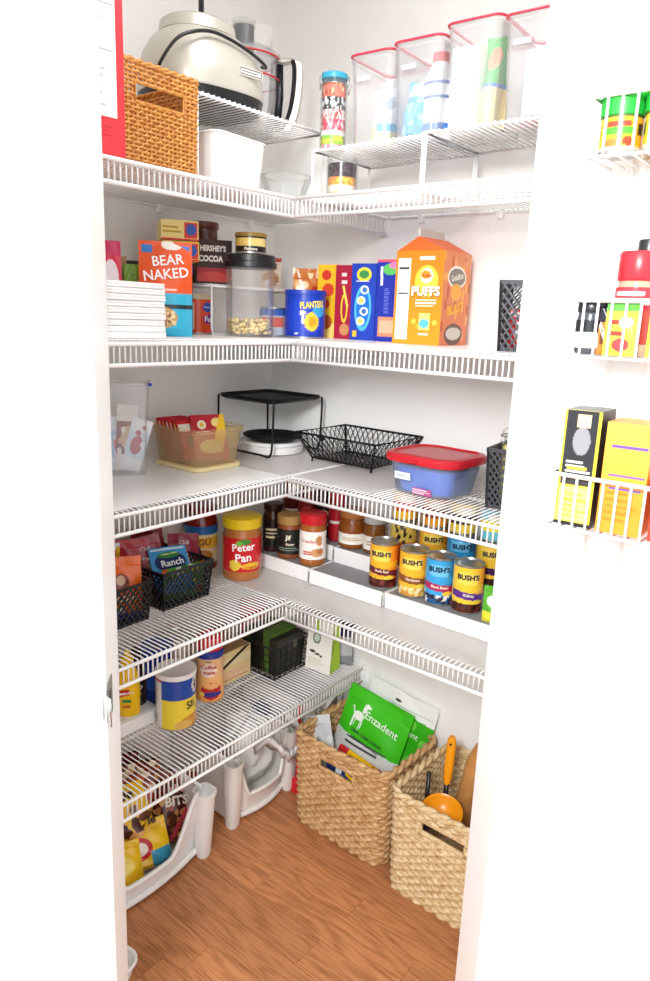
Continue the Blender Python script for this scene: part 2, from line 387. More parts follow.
def riser_rack(name, label, x0, y0, x1, y1, z0, h, cat='rack', ax='x', pitch=.018, rail=.003, group=None, legin=.0, mt=None):
    """small free-standing wire helper shelf"""
    mt = mt or WIRE
    t = thing(name, label, cat, (x0, y0, z0), 0, group); X, Y = x1-x0, y1-y0; w = MB()
    if ax == 'x':
        for i in range(int(X/pitch)+1): w.tube([(i*pitch+.002, 0, h), (i*pitch+.002, Y, h)], .0017, 5)
    else:
        for i in range(int(Y/pitch)+1): w.tube([(0, i*pitch+.002, h), (X, i*pitch+.002, h)], .0017, 5)
    o = obj('deck_wires', w, mt, t, smooth=True); o['kind'] = 'stuff'
    obj('rim', MB().tube([(0, 0, h-.004), (X, 0, h-.004), (X, Y, h-.004), (0, Y, h-.004)], rail, 7, closed=True), mt, t, smooth=True)
    for s, xx in ((1, legin), (-1, X-legin)):
        c = .02
        obj('leg_frame', MB().tube([(xx, 0, h-.004), (xx, 0, c), (xx+.003*s, .006, .003), (xx+.003*s, Y-.006, .003), (xx, Y, c), (xx, Y, h-.004)], rail, 7), mt, t, smooth=True)
    return t

# ================================================================== TOP SHELF, LEFT
# red binder
b = thing('recipe_binder', 'tall red binder with a white printed page on its cover, beside rattan basket', 'binder', (.399, -.886, ZA), (0, 0, math.radians(90-6)))
pbox('cover', .10, .022, .30, '#e03a44', b, f=lambda p: (p.lines(.3, .10, .75, .17, 3, '#c92a35', 4)))
def page(p):
    p.lines(.08, .06, .8, .42, 9, '#b9bcc2', 3); p.lines(.08, .5, .7, .72, 5, '#c4c6ca', 5); p.rect(.06, .45, .95, .462, '#8b8d92'); p.rect(.06, .76, .95, .768, '#8b8d92'); p.lines(.08, .8, .8, .95, 4, '#b9bcc2', 8)
pbox('page', .082, .0012, .235, '#fbfbfa', b, f=page, z0=.063, y0=-.0117, x0=-.007)
pbox('page_tab', .014, .0012, .010, '#e9ecf2', b, z0=.052, y0=-.0117, x0=-.030)

# woven baskets from real strands
def woven(t, w, d, h, rows, pitch, rad, amp, mt, stake_r, cr=.03, taper=.93, hole=None, holes_on=(0,), name='strand_rows', flat=1.0, npt=5, smat=None):
    """rows of strands passing over and under upright stakes"""
    per = rrect(w, d, cr, 6); pts = [Vector((x, y, 0)) for x, y in per]
    L = [0]
    for i in range(len(pts)): L.append(L[-1] + (pts[(i+1) % len(pts)]-pts[i]).length)
    tot = L[-1]; ns = int(tot/pitch); ns -= ns % 2; ps = tot/ns
    def at(s):
        s %= tot; i = max(0, min(len(pts)-1, int(np.searchsorted(L, s, 'right')-1))); f = (s-L[i])/max(1e-9, L[i+1]-L[i])
        a, c = pts[i], pts[(i+1) % len(pts)]; p = a.lerp(c, f); tg = (c-a).normalized(); return p, Vector((tg.y, -tg.x, 0))
    sub = 3
    samp = [at(k*ps/sub) for k in range(ns*sub)]
    def inhole(p, nrm, z):
        if not hole: return False
        hw, z0, z1 = hole
        for q in holes_on:
            dirv = ((0, -1), (1, 0), (0, 1), (-1, 0))[q]
            if nrm.x*dirv[0]+nrm.y*dirv[1] > .9 and z0 < z < z1 and abs(p.x*dirv[1]-p.y*dirv[0]) < hw: return True
        return False
    m = MB(); rnd = random.Random(5)
    for k in range(rows):
        z = rad*flat + (h-2*rad*flat)*k/(rows-1); sc = taper + (1-taper)*z/h; seq = []; flag = []
        for j, (p, nrm) in enumerate(samp):
            o = amp*math.cos(PI*(j/sub + k)) + rnd.uniform(-.0006, .0006)
            seq.append((p.x*sc+nrm.x*o, p.y*sc+nrm.y*o, z + rnd.uniform(-.0008, .0008))); flag.append(inhole(p, nrm, z))
        if not any(flag): m.tube(seq, rad, 5, closed=True)
        else:
            i0 = flag.index(True); run = []
            for q in range(len(seq)+1):
                j = (i0+q) % len(seq)
                if not flag[j]: run.append(seq[j])
                elif len(run) > 1: m.tube(run, rad, 5); run = []
                else: run = []
    o = obj(name, m, mt, t, smooth=True); o['kind'] = 'stuff'
    st = MB()
    for k in range(ns):
        p, nrm = at((k)*ps)
        segs = [[]]
        for z in np.linspace(0, h, 9) if not hole else np.linspace(0, h, 33):
            sc = taper+(1-taper)*z/h
            if inhole(p, nrm, z): segs.append([]) if segs[-1] else None
            else: segs[-1].append((p.x*sc, p.y*sc, z))
        for sg in segs:
            if len(sg) > 1: st.tube(sg, stake_r, 4)
    o = obj('upright_stakes', st, smat or mt, t, smooth=True); o['kind'] = 'stuff'
    bw = MB(); sc = taper; bw.prism(rrect(w*sc-.004, d*sc-.004, cr), .001, .006); obj('base', bw, mt, t)
    if hole:
        hw, z0, z1 = hole
        for q in holes_on:
            dv = Vector(((0, -1, 0), (1, 0, 0), (0, 1, 0), (-1, 0, 0))[q]); tg = Vector((-dv.y, dv.x, 0)); off = (d if q % 2 == 0 else w)/2
            path = [tg*(a*hw) + dv*off*(taper+(1-taper)*z/h) + Vector((0, 0, z)) for a, z in ((-1, z0), (1, z0), (1, z1), (-1, z1))]
            obj('handle_opening', MB().tube(path, rad*1.25, 6, closed=True), mt, t, smooth=True)
    sc = 1
    rm = MB()
    for ph in (0, PI):
        rm.tube([(p.x+nrm.x*rad*.9*math.cos(j*.55+ph), p.y+nrm.y*rad*.9*math.cos(j*.55+ph), h+rad*.9*math.sin(j*.55+ph)) for j, (p, nrm) in enumerate(samp)], rad*1.15, 6, closed=True)
    o = obj('braided_rim', rm, mt, t, smooth=True); o['kind'] = 'stuff'
RATTAN = mat('rattan_strand', '#dda050', .45, bump=(70, .3), var='#c07c34')
rb = thing('rattan_basket', 'square honey-coloured rattan basket with a handle slot on top shelf', 'basket', (.281, -.731, ZA), 0)
woven(rb, .20, .20, .180, 24, .0105, .0031, .0022, RATTAN, .0028, cr=.014, taper=.97, hole=(.058, .112, .146), holes_on=(1, 3))

# helper shelf + food processor
riser_rack('helper_shelf', 'white wire helper shelf carrying the food processor', .075, -.624, .365, -.215, ZA, .172, 'wire rack', 'y', .015, group='white wire helper shelves')
ZH = ZA+.1745
fp = thing('food_processor', 'champagne silver food processor base with black bottom band and cord', 'food processor', (.232, -.496, ZH), math.radians(82))
def srings(spec, n=40, p=2.7):
    out = []
    for z, a, b_, cx in spec:
        rg = []
        for k in range(n):
            q = 2*PI*k/n; c, s_ = math.cos(q), math.sin(q)
            rg.append((cx+a*math.copysign(abs(c)**(2/p), c), b_*math.copysign(abs(s_)**(2/p), s_), z))
        out.append(rg)
    return out
obj('body', MB().loft(srings([(.026, .134, .116, 0), (.032, .136, .119, 0), (.075, .132, .114, 0), (.108, .122, .104, -.004), (.132, .104, .092, -.008), (.144, .092, .083, -.010), (.147, .086, .078, -.01)])), SILV, fp, auto=True)
obj('base_band', MB().loft(srings([(0, .122, .105, 0), (.004, .130, .113, 0), (.026, .135, .1175, 0)])), BLACK, fp, auto=True)
obj('collar', MB().loft(srings([(.147, .082, .075, -.01), (.150, .086, .079, -.01), (.172, .082, .075, -.01), (.178, .074, .067, -.01)], p=2.2)), SILV, fp, auto=True)
obj('drive_shaft', MB().lathe([(.010, .178), (.010, .185), (.0062, .187), (.0062, .232), (.004, .236), (0, .236)], 16, (.0, 0, 0)), BLACK, fp, smooth=True)
pl = pbox('name_plate', .062, .003, .017, '#d8d6cc', fp, f=lambda p: (p.rect(.03, .12, .97, .88, '#3b3c40'), p.rect(.06, .22, .94, .78, '#dcdad2'), p.lines(.12, .3, .95, .7, 1, '#55565a')), z0=.062, y0=-.1165, x0=.052)
cord = [(-.16, -.06, .02), (-.150, -.088, .06), (-.125, -.102, .098), (-.09, -.108, .118), (-.045, -.106, .130), (.0, -.105, .128), (.05, -.104, .118), (.095, -.096, .108), (.122, -.08, .104), (.128, -.055, .112)]
def smoothpath(p, n=6):
    P = [Vector(q) for q in p]; out = []
    for i in range(len(P)-1):
        a, b_, c, d = P[max(i-1, 0)], P[i], P[i+1], P[min(i+2, len(P)-1)]
        for k in range(n):
            t = k/n; out.append(.5*((2*b_)+(c-a)*t+(2*a-5*b_+4*c-d)*t*t+(3*b_-a-3*c+d)*t**3))
    return out+[P[-1]]
obj('power_cord', MB().tube(smoothpath(cord), .0036, 8), BLACK, fp, smooth=True)

bw = thing('processor_bowl', 'clear processor work bowl with black pusher and silver-black handle', 'work bowl', (.150, -.285, ZH), math.radians(45))
obj('bowl', MB().lathe([(.070, 0), (.078, .004), (.088, .12), (.090, .172), (.0885, .172), (.0865, .12), (.0765, .006), (.0, .006)], 40), CLEARW, bw, auto=True)
obj('lid', MB().lathe([(.093, .172), (.094, .186), (.080, .196), (.034, .200), (.034, .196), (.080, .192), (.090, .182), (.090, .172)], 40), CLEARW, bw, auto=True)
RED = mat('red_plastic', '#d3232c', .35)
for z in (.128, .176): obj('red_seal', MB().tube([(.0935*math.cos(a), .0935*math.sin(a), z) for a in np.linspace(0, 2*PI, 40, False)], .0022, 6, closed=True), RED, bw, smooth=True)
obj('feed_chute', MB().loft([ring(.15, .09, .02, .196, cx=-.005), ring(.155, .092, .02, .245, cx=-.005)], (False, False)), CLEARW, bw, auto=True)
obj('pusher', MB().loft([ring(.052, .045, .018, .198), ring(.052, .045, .018, .252)]), BLACK, bw, auto=True)
obj('pusher_cap', MB().loft([ring(.062, .054, .022, .252), ring(.06, .052, .022, .264), ring(.04, .036, .015, .268)]), CLEARW, bw, auto=True)
hnd = [(.088, 0, .172), (.120, 0, .176), (.136, 0, .166), (.138, 0, .12), (.130, 0, .06), (.112, 0, .018), (.095, 0, .012)]
hx = MB(); sm = smoothpath(hnd, 5)
hx.loft([[(p.x, p.y-.015, p.z), (p.x, p.y+.015, p.z), (p.x+.013, p.y+.013, p.z-.004), (p.x+.013, p.y-.013, p.z-.004)] for p in sm]); 
hs = obj('handle', hx, SILV, bw, auto=True, rot=(0, 0, math.radians(-12)))
hx = MB().loft([[(p.x-.012, p.y-.012, p.z), (p.x-.012, p.y+.012, p.z), (p.x, p.y+.0155, p.z), (p.x, p.y-.0155, p.z)] for p in sm])
obj('handle_grip', hx, BLACK, hs, auto=True)
obj('handle_inner', MB().tube([(.092, 0, .165), (.094, 0, .09), (.088, 0, .02)], .010, 8), BLACK, hs, smooth=True)

wbx = thing('white_tub', 'plain white square plastic tub beneath the helper shelf', 'tub', (.278, -.492, ZA), math.radians(4))
obj('body', MB().loft([ring(.145, .150, .02, 0), ring(.165, .170, .022, .105), ring(.165, .170, .022, .110), ring(.157, .162, .02, .110), ring(.138, .143, .018, .008)], (True, True)), WPL, wbx, auto=True)
obj('rim', MB().tube(ring(.166, .171, .022, .108), .0028, 6, closed=True), WPL, wbx, smooth=True)
gj = thing('clear_beaker', 'small clear cup standing behind the white tub', 'cup', (.115, -.50, ZA))
obj('body', MB().lathe([(.035, 0), (.040, .13), (.038, .13), (.033, .004), (0, .004)], 28), CLEARW, gj, auto=True)
obj('rim', MB().tube([(.0395*math.cos(a), .0395*math.sin(a), .13) for a in np.linspace(0, 2*PI, 28, False)], .002, 6, closed=True), CLEARW, gj, smooth=True)
gb = thing('glass_bowl', 'low clear glass bowl on the top shelf in the corner', 'bowl', (.338, -.322, ZA))
obj('body', MB().lathe([(.040, 0), (.046, .003), (.060, .045), (.062, .056), (.060, .056), (.057, .044), (.042, .006), (0, .005)], 40), GLASS, gb, auto=True)
obj('rim', MB().tube([(.061*math.cos(a), .061*math.sin(a), .056) for a in np.linspace(0, 2*PI, 40, False)], .0018, 6, closed=True), GLASS, gb, smooth=True)

# ================================================================== TOP SHELF, RIGHT
riser_rack('helper_shelf', 'white wire helper shelf under the clip-top jar and flour keepers', .408, -.305, .712, -.08, ZA, .113, 'wire rack', 'x', .014, group='white wire helper shelves')
riser_rack('helper_shelf', 'white wire helper shelf under the cereal keepers with green bag', .719, -.305, 1.18, -.08, ZA, .117, 'wire rack', 'x', .014, group='white wire helper shelves')
ZR = ZA+.1155
SPR = ['#d8403a', '#f08a2c', '#f6d34a', '#2b2a2e', '#ffffff', '#6fc02c', '#e87ba8', '#5a2d1b']
def stripes_jar(t, r, h, bands, material=None):
    def fn(p):
        v = 0
        for hh, c, dots in bands:
            p.band(v, v+hh, c)
            if dots: p.dots(0, v, 1, v+hh, 60, .012, .03, dots, int(v*100)+1)
            v += hh
    pcyl('contents', [(0, .003), (r-.003, .003), (r-.003, h)], '#ffffff', t, fn, GLOSS)
    obj('contents_top', MB().lathe([(r-.003, h-.001), (0, h)], 24), ink('#e8e0d8'), t)
j = thing('storage_jar', 'glass jar of orange, black and white layered sweets standing below helper shelf', 'jar', (.452, -.248, ZA), math.radians(35))
stripes_jar(j, .037, .085, [(.12, '#e8772e', 0), (.16, '#f7f2ea', ['#d23a34']), (.16, '#e9952f', 0), (.14, '#f8f0e0', 0), (.16, '#ef8a3a', ['#f6d34a']), (.26, '#2c2024', ['#5a3a52'])])
obj('glass', MB().lathe([(.036, 0), (.038, .003), (.038, .098), (.034, .101), (.0355, .0985), (.0355, .003), (0, .002)], 36), GLASS, j, auto=True)
j = thing('clip_jar', 'glass clip-top jar of layered coloured sprinkles with a blue lid', 'jar', (.430, -.262, ZR-.0005), math.radians(35)); j.scale = (.87, .87, .94)
stripes_jar(j, .036, .150, [(.1, '#f4f0f0', ['#e83a50', '#f7b733']), (.13, '#e76a8e', ['#ffffff']), (.11, '#6fc02c', ['#f0e04a']), (.07, '#ffffff', 0), (.14, '#d8455a', ['#ffffff', '#e8a0b0']), (.12, '#f8e4e0', ['#d23a34']), (.16, '#26252b', ['#ffffff', '#e8e8e8']), (.17, '#e0765f', ['#f7d9a0', '#b3402a'])])
obj('glass', MB().lathe([(.035, 0), (.037, .003), (.037, .150), (.033, .162), (.031, .162), (.0345, .149), (.0345, .003), (0, .002)], 36), GLASS, j, auto=True)
obj('lid', MB().lathe([(.0345, .162), (.0355, .165), (.0355, .174), (.028, .178), (0, .179)], 32), mat('sky_blue_lid', '#3aa3c4', .3), j, auto=True)
clip = obj('wire_clip', MB().tube([(-.038, 0, .14), (-.040, 0, .165), (-.036, 0, .181), (0, 0, .184)], .0016, 6).tube([(.038, 0, .13), (.044, 0, .15), (.038, 0, .17)], .0016, 6).tube([(.037*math.cos(a), .037*math.sin(a), .150) for a in np.linspace(0, 2*PI, 24, False)], .0013, 5, closed=True), STEEL, j, smooth=True)
PINKR = mat('rose_red_lid_rim', '#dd3d55', .35)
def keeper(x0, x1, y0, h, label, fill):
    wdt = x1-x0; dp = .18; t = thing('cereal_keeper', label, 'storage container', ((x0+x1)/2, y0+dp/2, ZR+(.0045 if x0 > .715 else .001)), math.radians(3), 'clear lidded cereal keepers')
    obj('body', MB().loft([ring(wdt-.02, dp-.02, .018, 0), ring(wdt-.004, dp-.006, .02, h*.9), ring(wdt-.004, dp-.006, .02, h), ring(wdt-.009, dp-.011, .018, h), ring(wdt-.025, dp-.025, .016, .004)], (True, True)), CLEARW, t, auto=True)
    lid = obj('lid', MB().loft([ring(wdt, dp-.002, .02, h-.006), ring(wdt, dp-.002, .02, h+.010), ring(wdt-.03, dp-.03, .015, h+.016)], (False, True)), CLEARW, t, auto=True)
    obj('lid_seal', MB().tube(ring(wdt+.001, dp-.001, .02, h+.008), .0028, 6, closed=True), PINKR, lid, smooth=True)
    pbox('paper_label', .034, .0008, .009, '#ffffff', t, f=lambda p: p.lines(.1, .2, .9, .8, 2, '#9aa0a6'), z0=h*.74, y0=-dp/2-.0022, x0=-wdt*.12)
    fill(t, wdt, dp, h); return t
def fillA(t, W, D, h):
    pouch('grain_bag', W*.72, h*.72, D*.5, '#e7ecf0', t, lambda p: (p.rect(0, 0, 1, .35, '#ecd9a8'), p.rect(.45, .25, 1, .38, '#5fb3e0'), p.ell(.7, .72, .18, .12, '#9fb0bd'), p.dots(0, .4, 1, 1, 20, .06, .03, ['#d4dde3', '#c2ccd4'], 3)), seed=11).location = (0, 0, .006)
def fillB(t, W, D, h):
    o = pouch('flour_bag', W*.5, h*.66, D*.5, '#2f9fe0', t, lambda p: (p.rect(0, .72, 1, 1, '#bfe2f5'), p.dots(0, 0, 1, .7, 14, .1, .07, ['#57b6ea', '#8fd0f2'], 4)), seed=12); o.location = (-W*.19, -.03, .006); o.rotation_euler = (0, math.radians(4), 0)
    bt = pcyl('sugar_bottle', [(.034, 0), (.036, .01), (.036, h*.62), (.018, h*.83)], '#f6f7fa', t, lambda p: (p.band(.1, .2, '#2a6fc4'), p.band(.50, .54, '#3a63b5'), p.band(.68, .72, '#3a63b5')), nu=40); bt.location = (W*.2, -.02, .006)
    obj('bottle_cap', MB().lathe([(.019, h*.83), (.019, h*.93), (0, h*.935)], 20, (W*.2, -.02, .006)), RED, t, auto=True)
def fillC(t, W, D, h):
    pbox('rice_box', W*.5, D*.35, h*.82, '#f6f8f4', t, f=lambda p: (p.lines(.1, .5, .9, .9, 8, '#d8dcd8', 2), p.ell(.2, .2, .08, .04, '#bcd8bc')), z0=.006, x0=-W*.2, y0=-.03)
    o = pouch('pasta_bag', W*.42, h*.92, D*.5, '#35a84a', t, lambda p: (p.ell(.5, .75, .3, .13, '#e98a60'), p.rect(0, .42, 1, .47, '#3d78c8'), p.rect(.1, 0, 1, .42, '#ead9a0'), p.lines(.2, .02, .95, .38, 9, '#dcc680', 2), p.rect(0, 0, .1, .42, '#35a84a')), seed=13); o.location = (W*.24, -.02, .006)
def fillD(t, W, D, h):
    pouch('cereal_bag', W*.74, h*.8, D*.5, '#f6e8e8', t, lambda p: (p.lines(.2, .35, .8, .7, 3, '#b8b0b4', 5), p.rect(0, 0, 1, .1, '#d9506a'), p.dots(0, .1, 1, .35, 12, .08, .03, ['#f2c6c6', '#e8b0b0'], 4)), seed=14).location = (0, 0, .006)
keeper(.466, .584, -.262, .186, 'clear cereal keeper with a clouded grain bag inside, beside the clip-top jar', fillA)
keeper(.588, .711, -.265, .190, 'clear keeper holding a blue flour bag and red-capped bottle', fillB)
keeper(.722, .846, -.268, .196, 'clear keeper holding a white box and a green pasta bag', fillC)
keeper(.854, .968, -.270, .186, 'clear keeper with pale pink cereal bag inside, beside the green one', fillD)
k5 = keeper(.978, 1.10, -.285, .140, 'shorter clear keeper at the end of the top shelf', fillD)

# ================================================================== generic packages
def can(name, label, cat, c, z, r, h, base, fn=None, texts=(), rot=None, group=None, rim=True, lid=None, material=None):
    """tin with printed side; texts: (string,size,x,z,col,kw)"""
    if rot is None: rot = math.atan2(CAM.x-c[0], -(CAM.y-c[1]))   # front turned to the room
    t = thing(name, label, cat, (c[0], c[1], z), rot, group)
    pcyl('label', [(r, .004), (r, h-.005)], base, t, fn, material)
    obj('tin_base', MB().lathe([(r-.002, 0), (r+.0006, .0008), (r+.0006, .0035), (r-.0006, .0045), (r-.002, .0045)], 36), STEEL, t, auto=True)
    rm = MB().lathe([(r-.002, h-.006), (r+.0006, h-.004), (r+.0006, h), (r-.0015, h), (r-.003, h-.004), (r*.5, h-.0035), (0, h-.0035)], 36)
    obj('tin_top', rm, STEEL, t, auto=True)
    if lid:
        lc, lh = lid; obj('lid', MB().lathe([(r+.0015, h-lh), (r+.002, h-.001), (r+.001, h+.003), (r-.003, h+.003), (r-.005, h+.0015), (0, h+.0015)], 36), mat('lid_'+lc.strip('#'), lc, .35), t, auto=True)
    for s, size, x, zz, c_, kw in texts: text(t, s, size, x, zz, c_, r=r, **kw)
    return t
def jar(name, label, c, z, r, h, content, lidc, fn=None, texts=(), lab=(.15, .62), rot=None, lidh=.022, group=None, cat='jar', neck=.86, base='#ffffff', glass=True):
    if rot is None: rot = math.atan2(CAM.x-c[0], -(CAM.y-c[1]))
    t = thing(name, label, cat, (c[0], c[1], z), rot, group)
    hb = h-lidh
    obj('body', MB().lathe([(r*.88, 0), (r*.98, .004), (r, .01), (r, hb*.80), (r*.97, hb*.87), (r*neck, hb*.96), (r*neck, hb), (0, hb)], 36), mat('jar_'+content.strip('#'), content, .12, spec=.6), t, auto=True)
    obj('lid', MB().lathe([(r*neck*1.06, hb), (r*neck*1.1, hb+.002), (r*neck*1.1, h-.002), (r*neck*1.03, h), (0, h)], 36), mat('lid_'+lidc.strip('#'), lidc, .3), t, auto=True)
    pcyl('label', [(r+.0006, lab[0]*h), (r+.0006, lab[1]*h)], base, t, fn)
    for s, size, x, zz, c_, kw in texts: text(t, s, size, x, zz, c_, r=r+.0006, **kw)
    return t
def carton(name, label, cat, c, w, d, h, base, rot=0, f=None, r=None, l=None, t=None, texts=(), group=None):
    o = thing(name, label, cat, c, rot, group); pbox('carton', w, d, h, base, o, f=f, r=r, l=l, t=t, b=f)
    for s, size, x, zz, col, kw in texts:
        kw = dict(kw); fc = kw.get('face', 0); kw.setdefault('y', d/2 if fc in (0, 180) else w/2); text(o, s, size, x, zz, col, **kw)
    return o
def packet(name, label, cat, loc, rot, w, h, th, base, f=None, texts=(), group=None, gusset=0, seed=3, bulge=None, wob=.002, b=None):
    o = thing(name, label, cat, loc, rot, group); pouch('bag', w, h, th, base, o, f, b or f, gusset=gusset, seed=seed, wob=wob)
    for s, size, x, zz, col, kw in texts:
        kw = dict(kw); kw.setdefault('y', th/2*(1-abs(2*x/w)**2.6)*max(.12, min(1, (1-zz/h)/.6))+wob+.0015); text(o, s, size, x, zz, col, **kw)
    return o
A45 = R45
# ================================================================== SECOND SHELF, LEFT
for i in range(9):
    o = thing('folded_napkin', 'white folded cloth napkin, one of the stack beside the granola bag', 'napkin', (.305, -.795, ZB+i*.0122), math.radians(4+(i*37 % 5-2)*.5), 'stack of white folded napkins')
    s = .152 - (i % 3)*.0015
    obj('lower_fold', MB().loft([ring(s, s, .012, .0005), ring(s+.002, s+.002, .012, .003), ring(s, s, .012, .0058)]), mat('white_cloth', '#f6f6f5', .8, spec=.1), o, auto=True)
    obj('upper_fold', MB().loft([ring(s, s, .012, .006), ring(s+.002, s+.001, .012, .009), ring(s, s, .012, .0118)]), MATS['white_cloth'], o, auto=True)
def fBear(p):
    p.rect(0, .46, 1, 1, '#ec5a24'); p.rect(0, .0, 1, .46, '#37b5d8'); p.rect(.0, .30, 1, .34, '#20303c'); p.ell(.35, .2, .36, .12, '#c99b5a'); p.dots(.05, .12, .65, .28, 40, .035, .02, ['#e9cf96', '#8a5a2a', '#f2e2bc'], 3)
    p.rect(.05, .88, .25, .96, '#2f7fd0'); p.ell(.62, .97, .2, .06, '#f8f4ee'); p.rect(.05, .485, .7, .5, '#f7d7c6')
packet('granola_bag', 'orange and turquoise granola bag standing behind the white napkins', 'snack bag', (.262, -.628, ZB), math.radians(54), .116, .205, .05, '#ec5a24', fBear,
       [('BEAR', .030, .004, .164, '#ffffff', dict(rot=7, bold=.014)), ('NAKED', .030, .0, .134, '#ffffff', dict(rot=7, bold=.014))], seed=5)
packet('snack_pouch', 'purple and red foil snack pouch at the end of second shelf', 'snack bag', (.255, -.80, ZB+.112), (math.radians(-4), 0, math.radians(60)), .07, .085, .02, '#6a3a9c',
       lambda p: (p.rect(.4, 0, 1, 1, '#d82c4a'), p.ell(.6, .6, .3, .2, '#f3e6ee'), p.rect(0, .85, 1, 1, '#c9305e')), seed=6)
bpy.data.objects['snack_pouch'].location = (.205, -.738, ZB); bpy.data.objects['snack_pouch'].scale = (.8, 1.2, 2.35)
carton('brown_box', 'slim kraft brown box beside the purple snack pouch', 'box', (.150, -.672, ZB), .030, .04, .172, '#a88558', math.radians(60), f=lambda p: p.lines(.15, .2, .85, .8, 6, '#8a6a40'))
packet('green_pouch', 'small green and cream pouch between the kraft box and black box', 'snack bag', (.192, -.668, ZB), math.radians(60), .034, .155, .014, '#7da83a', lambda p: (p.rect(0, .3, 1, .65, '#efe6cc'), p.ell(.5, .5, .3, .1, '#c98a3a')), seed=8)
carton('black_box', 'short black printed box behind the granola bag', 'box', (.100, -.600, ZB), .06, .05, .168, '#2a2526', math.radians(60), f=lambda p: (p.ell(.5, .55, .35, .18, '#8d6a52'), p.lines(.2, .75, .8, .9, 2, '#d8d0c8')))
bx = carton('snack_box', 'tall black box carrying two yellow boxes beside the wire corner rack', 'box', (.142, -.500, ZB), .055, .12, .172, '#17171b', math.radians(62), f=lambda p: (p.rect(0, .82, 1, 1, '#2c62b8'), p.lines(.15, .1, .8, .7, 9, '#e8e4da')), r=lambda p: p.rect(0, .8, 1, 1, '#c8342c'))
def fYel(p): p.rect(.62, .12, .97, .9, '#d6342c'); p.ell(.8, .55, .14, .3, '#3058b0'); p.lines(.05, .3, .55, .75, 2, '#c8a02a'); p.rect(0, 0, 1, .08, '#d6342c')
def fYelr(p):
    for k in range(3): p.band(.1+.3*k, .25+.3*k, '#c9362c')
carton('yellow_box', 'yellow and red box lying second from top of the box pile', 'box', (.135, -.490, ZB+.174), .085, .12, .045, '#ecc84a', math.radians(60), f=fYel, r=fYelr, group='yellow boxes on the black box')
carton('yellow_box', 'pale yellow box with red and blue logo lying topmost on the box pile', 'box', (.135, -.490, ZB+.221), .088, .12, .045, '#f2df8e', math.radians(57), f=fYel, r=fYelr, group='yellow boxes on the black box')
riser_rack('corner_wire_rack', 'small white wire rack holding the brown cocoa box', .015, -.425, .188, -.03, ZB, .125, 'wire rack', 'y', .02, .0028, group='white wire helper shelves')
ZK = ZB+.1275
pk = carton('cocoa_box', 'dark brown cocoa box with white lettering on the corner wire rack', 'box', (.140, -.376, ZK), .088, .05, .108, '#3b1d17', math.radians(55), f=lambda p: (p.rect(0, .06, 1, .36, '#a8202a'), p.ell(.45, .12, .5, .16, '#c8403a'), p.rect(0, 0, 1, .05, '#2a1410')), t=lambda p: p.ell(.5, .5, .3, .4, '#6a3a2a'),
            texts=[("HERSHEY'S", .0185, -.004, .086, '#f4efe8', dict(bold=.045, sx=.74)), ('COCOA', .0200, -.010, .061, '#f4efe8', dict(bold=.05, sx=.82))])
jar('brown_tub', 'round brown canister behind the cocoa box', (.062, -.34, 0), ZK, .038, .160, '#5a2c1e', '#6b3424', lambda p: p.rect(.3, .2, .7, .8, '#8a4a32'), lidh=.018, neck=.96, base='#6a3020')
can('biscuit_tin', 'orange-red tin of frosting under the wire corner rack', 'can', (.100, -.398), ZB, .040, .098, '#e4502a', lambda p: (p.ell(.62, .72, .065, .14, '#2d4fb0'), p.ell(.64, .38, .08, .14, '#7a2f92'), p.rect(.40, .08, .47, .85, '#f6ead8'), p.rect(.3, .1, .37, .6, '#f6ead8'), p.ell(.34, .7, .04, .12, '#f2e2cc')),
    [('Fun', .02, .033, .038, '#ffffff', dict(bold=.02)), ('Pillsbury', .0075, .030, .068, '#ffffff', {})], rot=math.radians(52), lid=('#d8c9a8', .01))
# clear canister with cashews and black lid
cn = thing('clear_canister', 'tall clear canister with black lid and a layer of nuts', 'canister', (.262, -.362, ZB), A45)
obj('body', MB().lathe([(.056, 0), (.060, .003), (.061, .168), (.059, .168), (.058, .005), (0, .004)], 44), CLEAR, cn, auto=True)
obj('lid', MB().lathe([(.062, .166), (.066, .168), (.066, .180), (.062, .182), (.062, .196), (.058, .199), (0, .200)], 44), BLACK, cn, auto=True)
cs = MB(); rr_ = random.Random(2)
for k in range(170):
    q = rr_.uniform(0, 2*PI); rad_ = .051*math.sqrt(rr_.random()) if k > 100 else rr_.uniform(.044, .0515); zz = rr_.uniform(.009, .042)
    a = rr_.uniform(0, PI); c_ = Vector((rad_*math.cos(q), rad_*math.sin(q), zz)); d_ = Vector((math.cos(a), math.sin(a), rr_.uniform(-.5, .5))).normalized()*.006
    pr = Vector((-d_.y, d_.x, 0))*.4; cs.tube([c_-d_, c_+pr, c_+d_], [.0028, .0046, .0028], 6)
o = obj('cashew_nuts', cs, mat('cashew', '#f2dfa6', .5, var='#e4c67c', bump=(40, .1)), cn, smooth=True); o['kind'] = 'stuff'
can('gold_tin', 'small gold and black tin sitting on the black canister lid', 'can', (.262, -.362), ZB+.2005, .038, .046, '#c9a24a', lambda p: (p.band(0, .35, '#1c1a18'), p.grad(.3, .35, .7, .85, '#d9b24e', '#f0dc90'), p.band(.85, 1, '#2a2622')), [('Planters', .010, 0, .010, '#efe6cc', dict(bold=.02))], lid=('#9a7a34', .006))
carton('creamer_box', 'small cream and red printed carton on corner wire rack', 'box', (.105, -.125, ZK), .060, .045, .085, '#efdcc8', A45, f=lambda p: (p.rect(0, .88, 1, 1, '#c0392b'), p.ell(.5, .35, .4, .2, '#d9a57a'), p.lines(.1, .55, .9, .85, 2, '#c0392b', 3), p.ell(.4, .2, .2, .1, '#f5f0e8'), p.lines(.5, .1, .9, .4, 3, '#a05a3a')), r=lambda p: p.rect(0, .88, 1, 1, '#c0392b'))
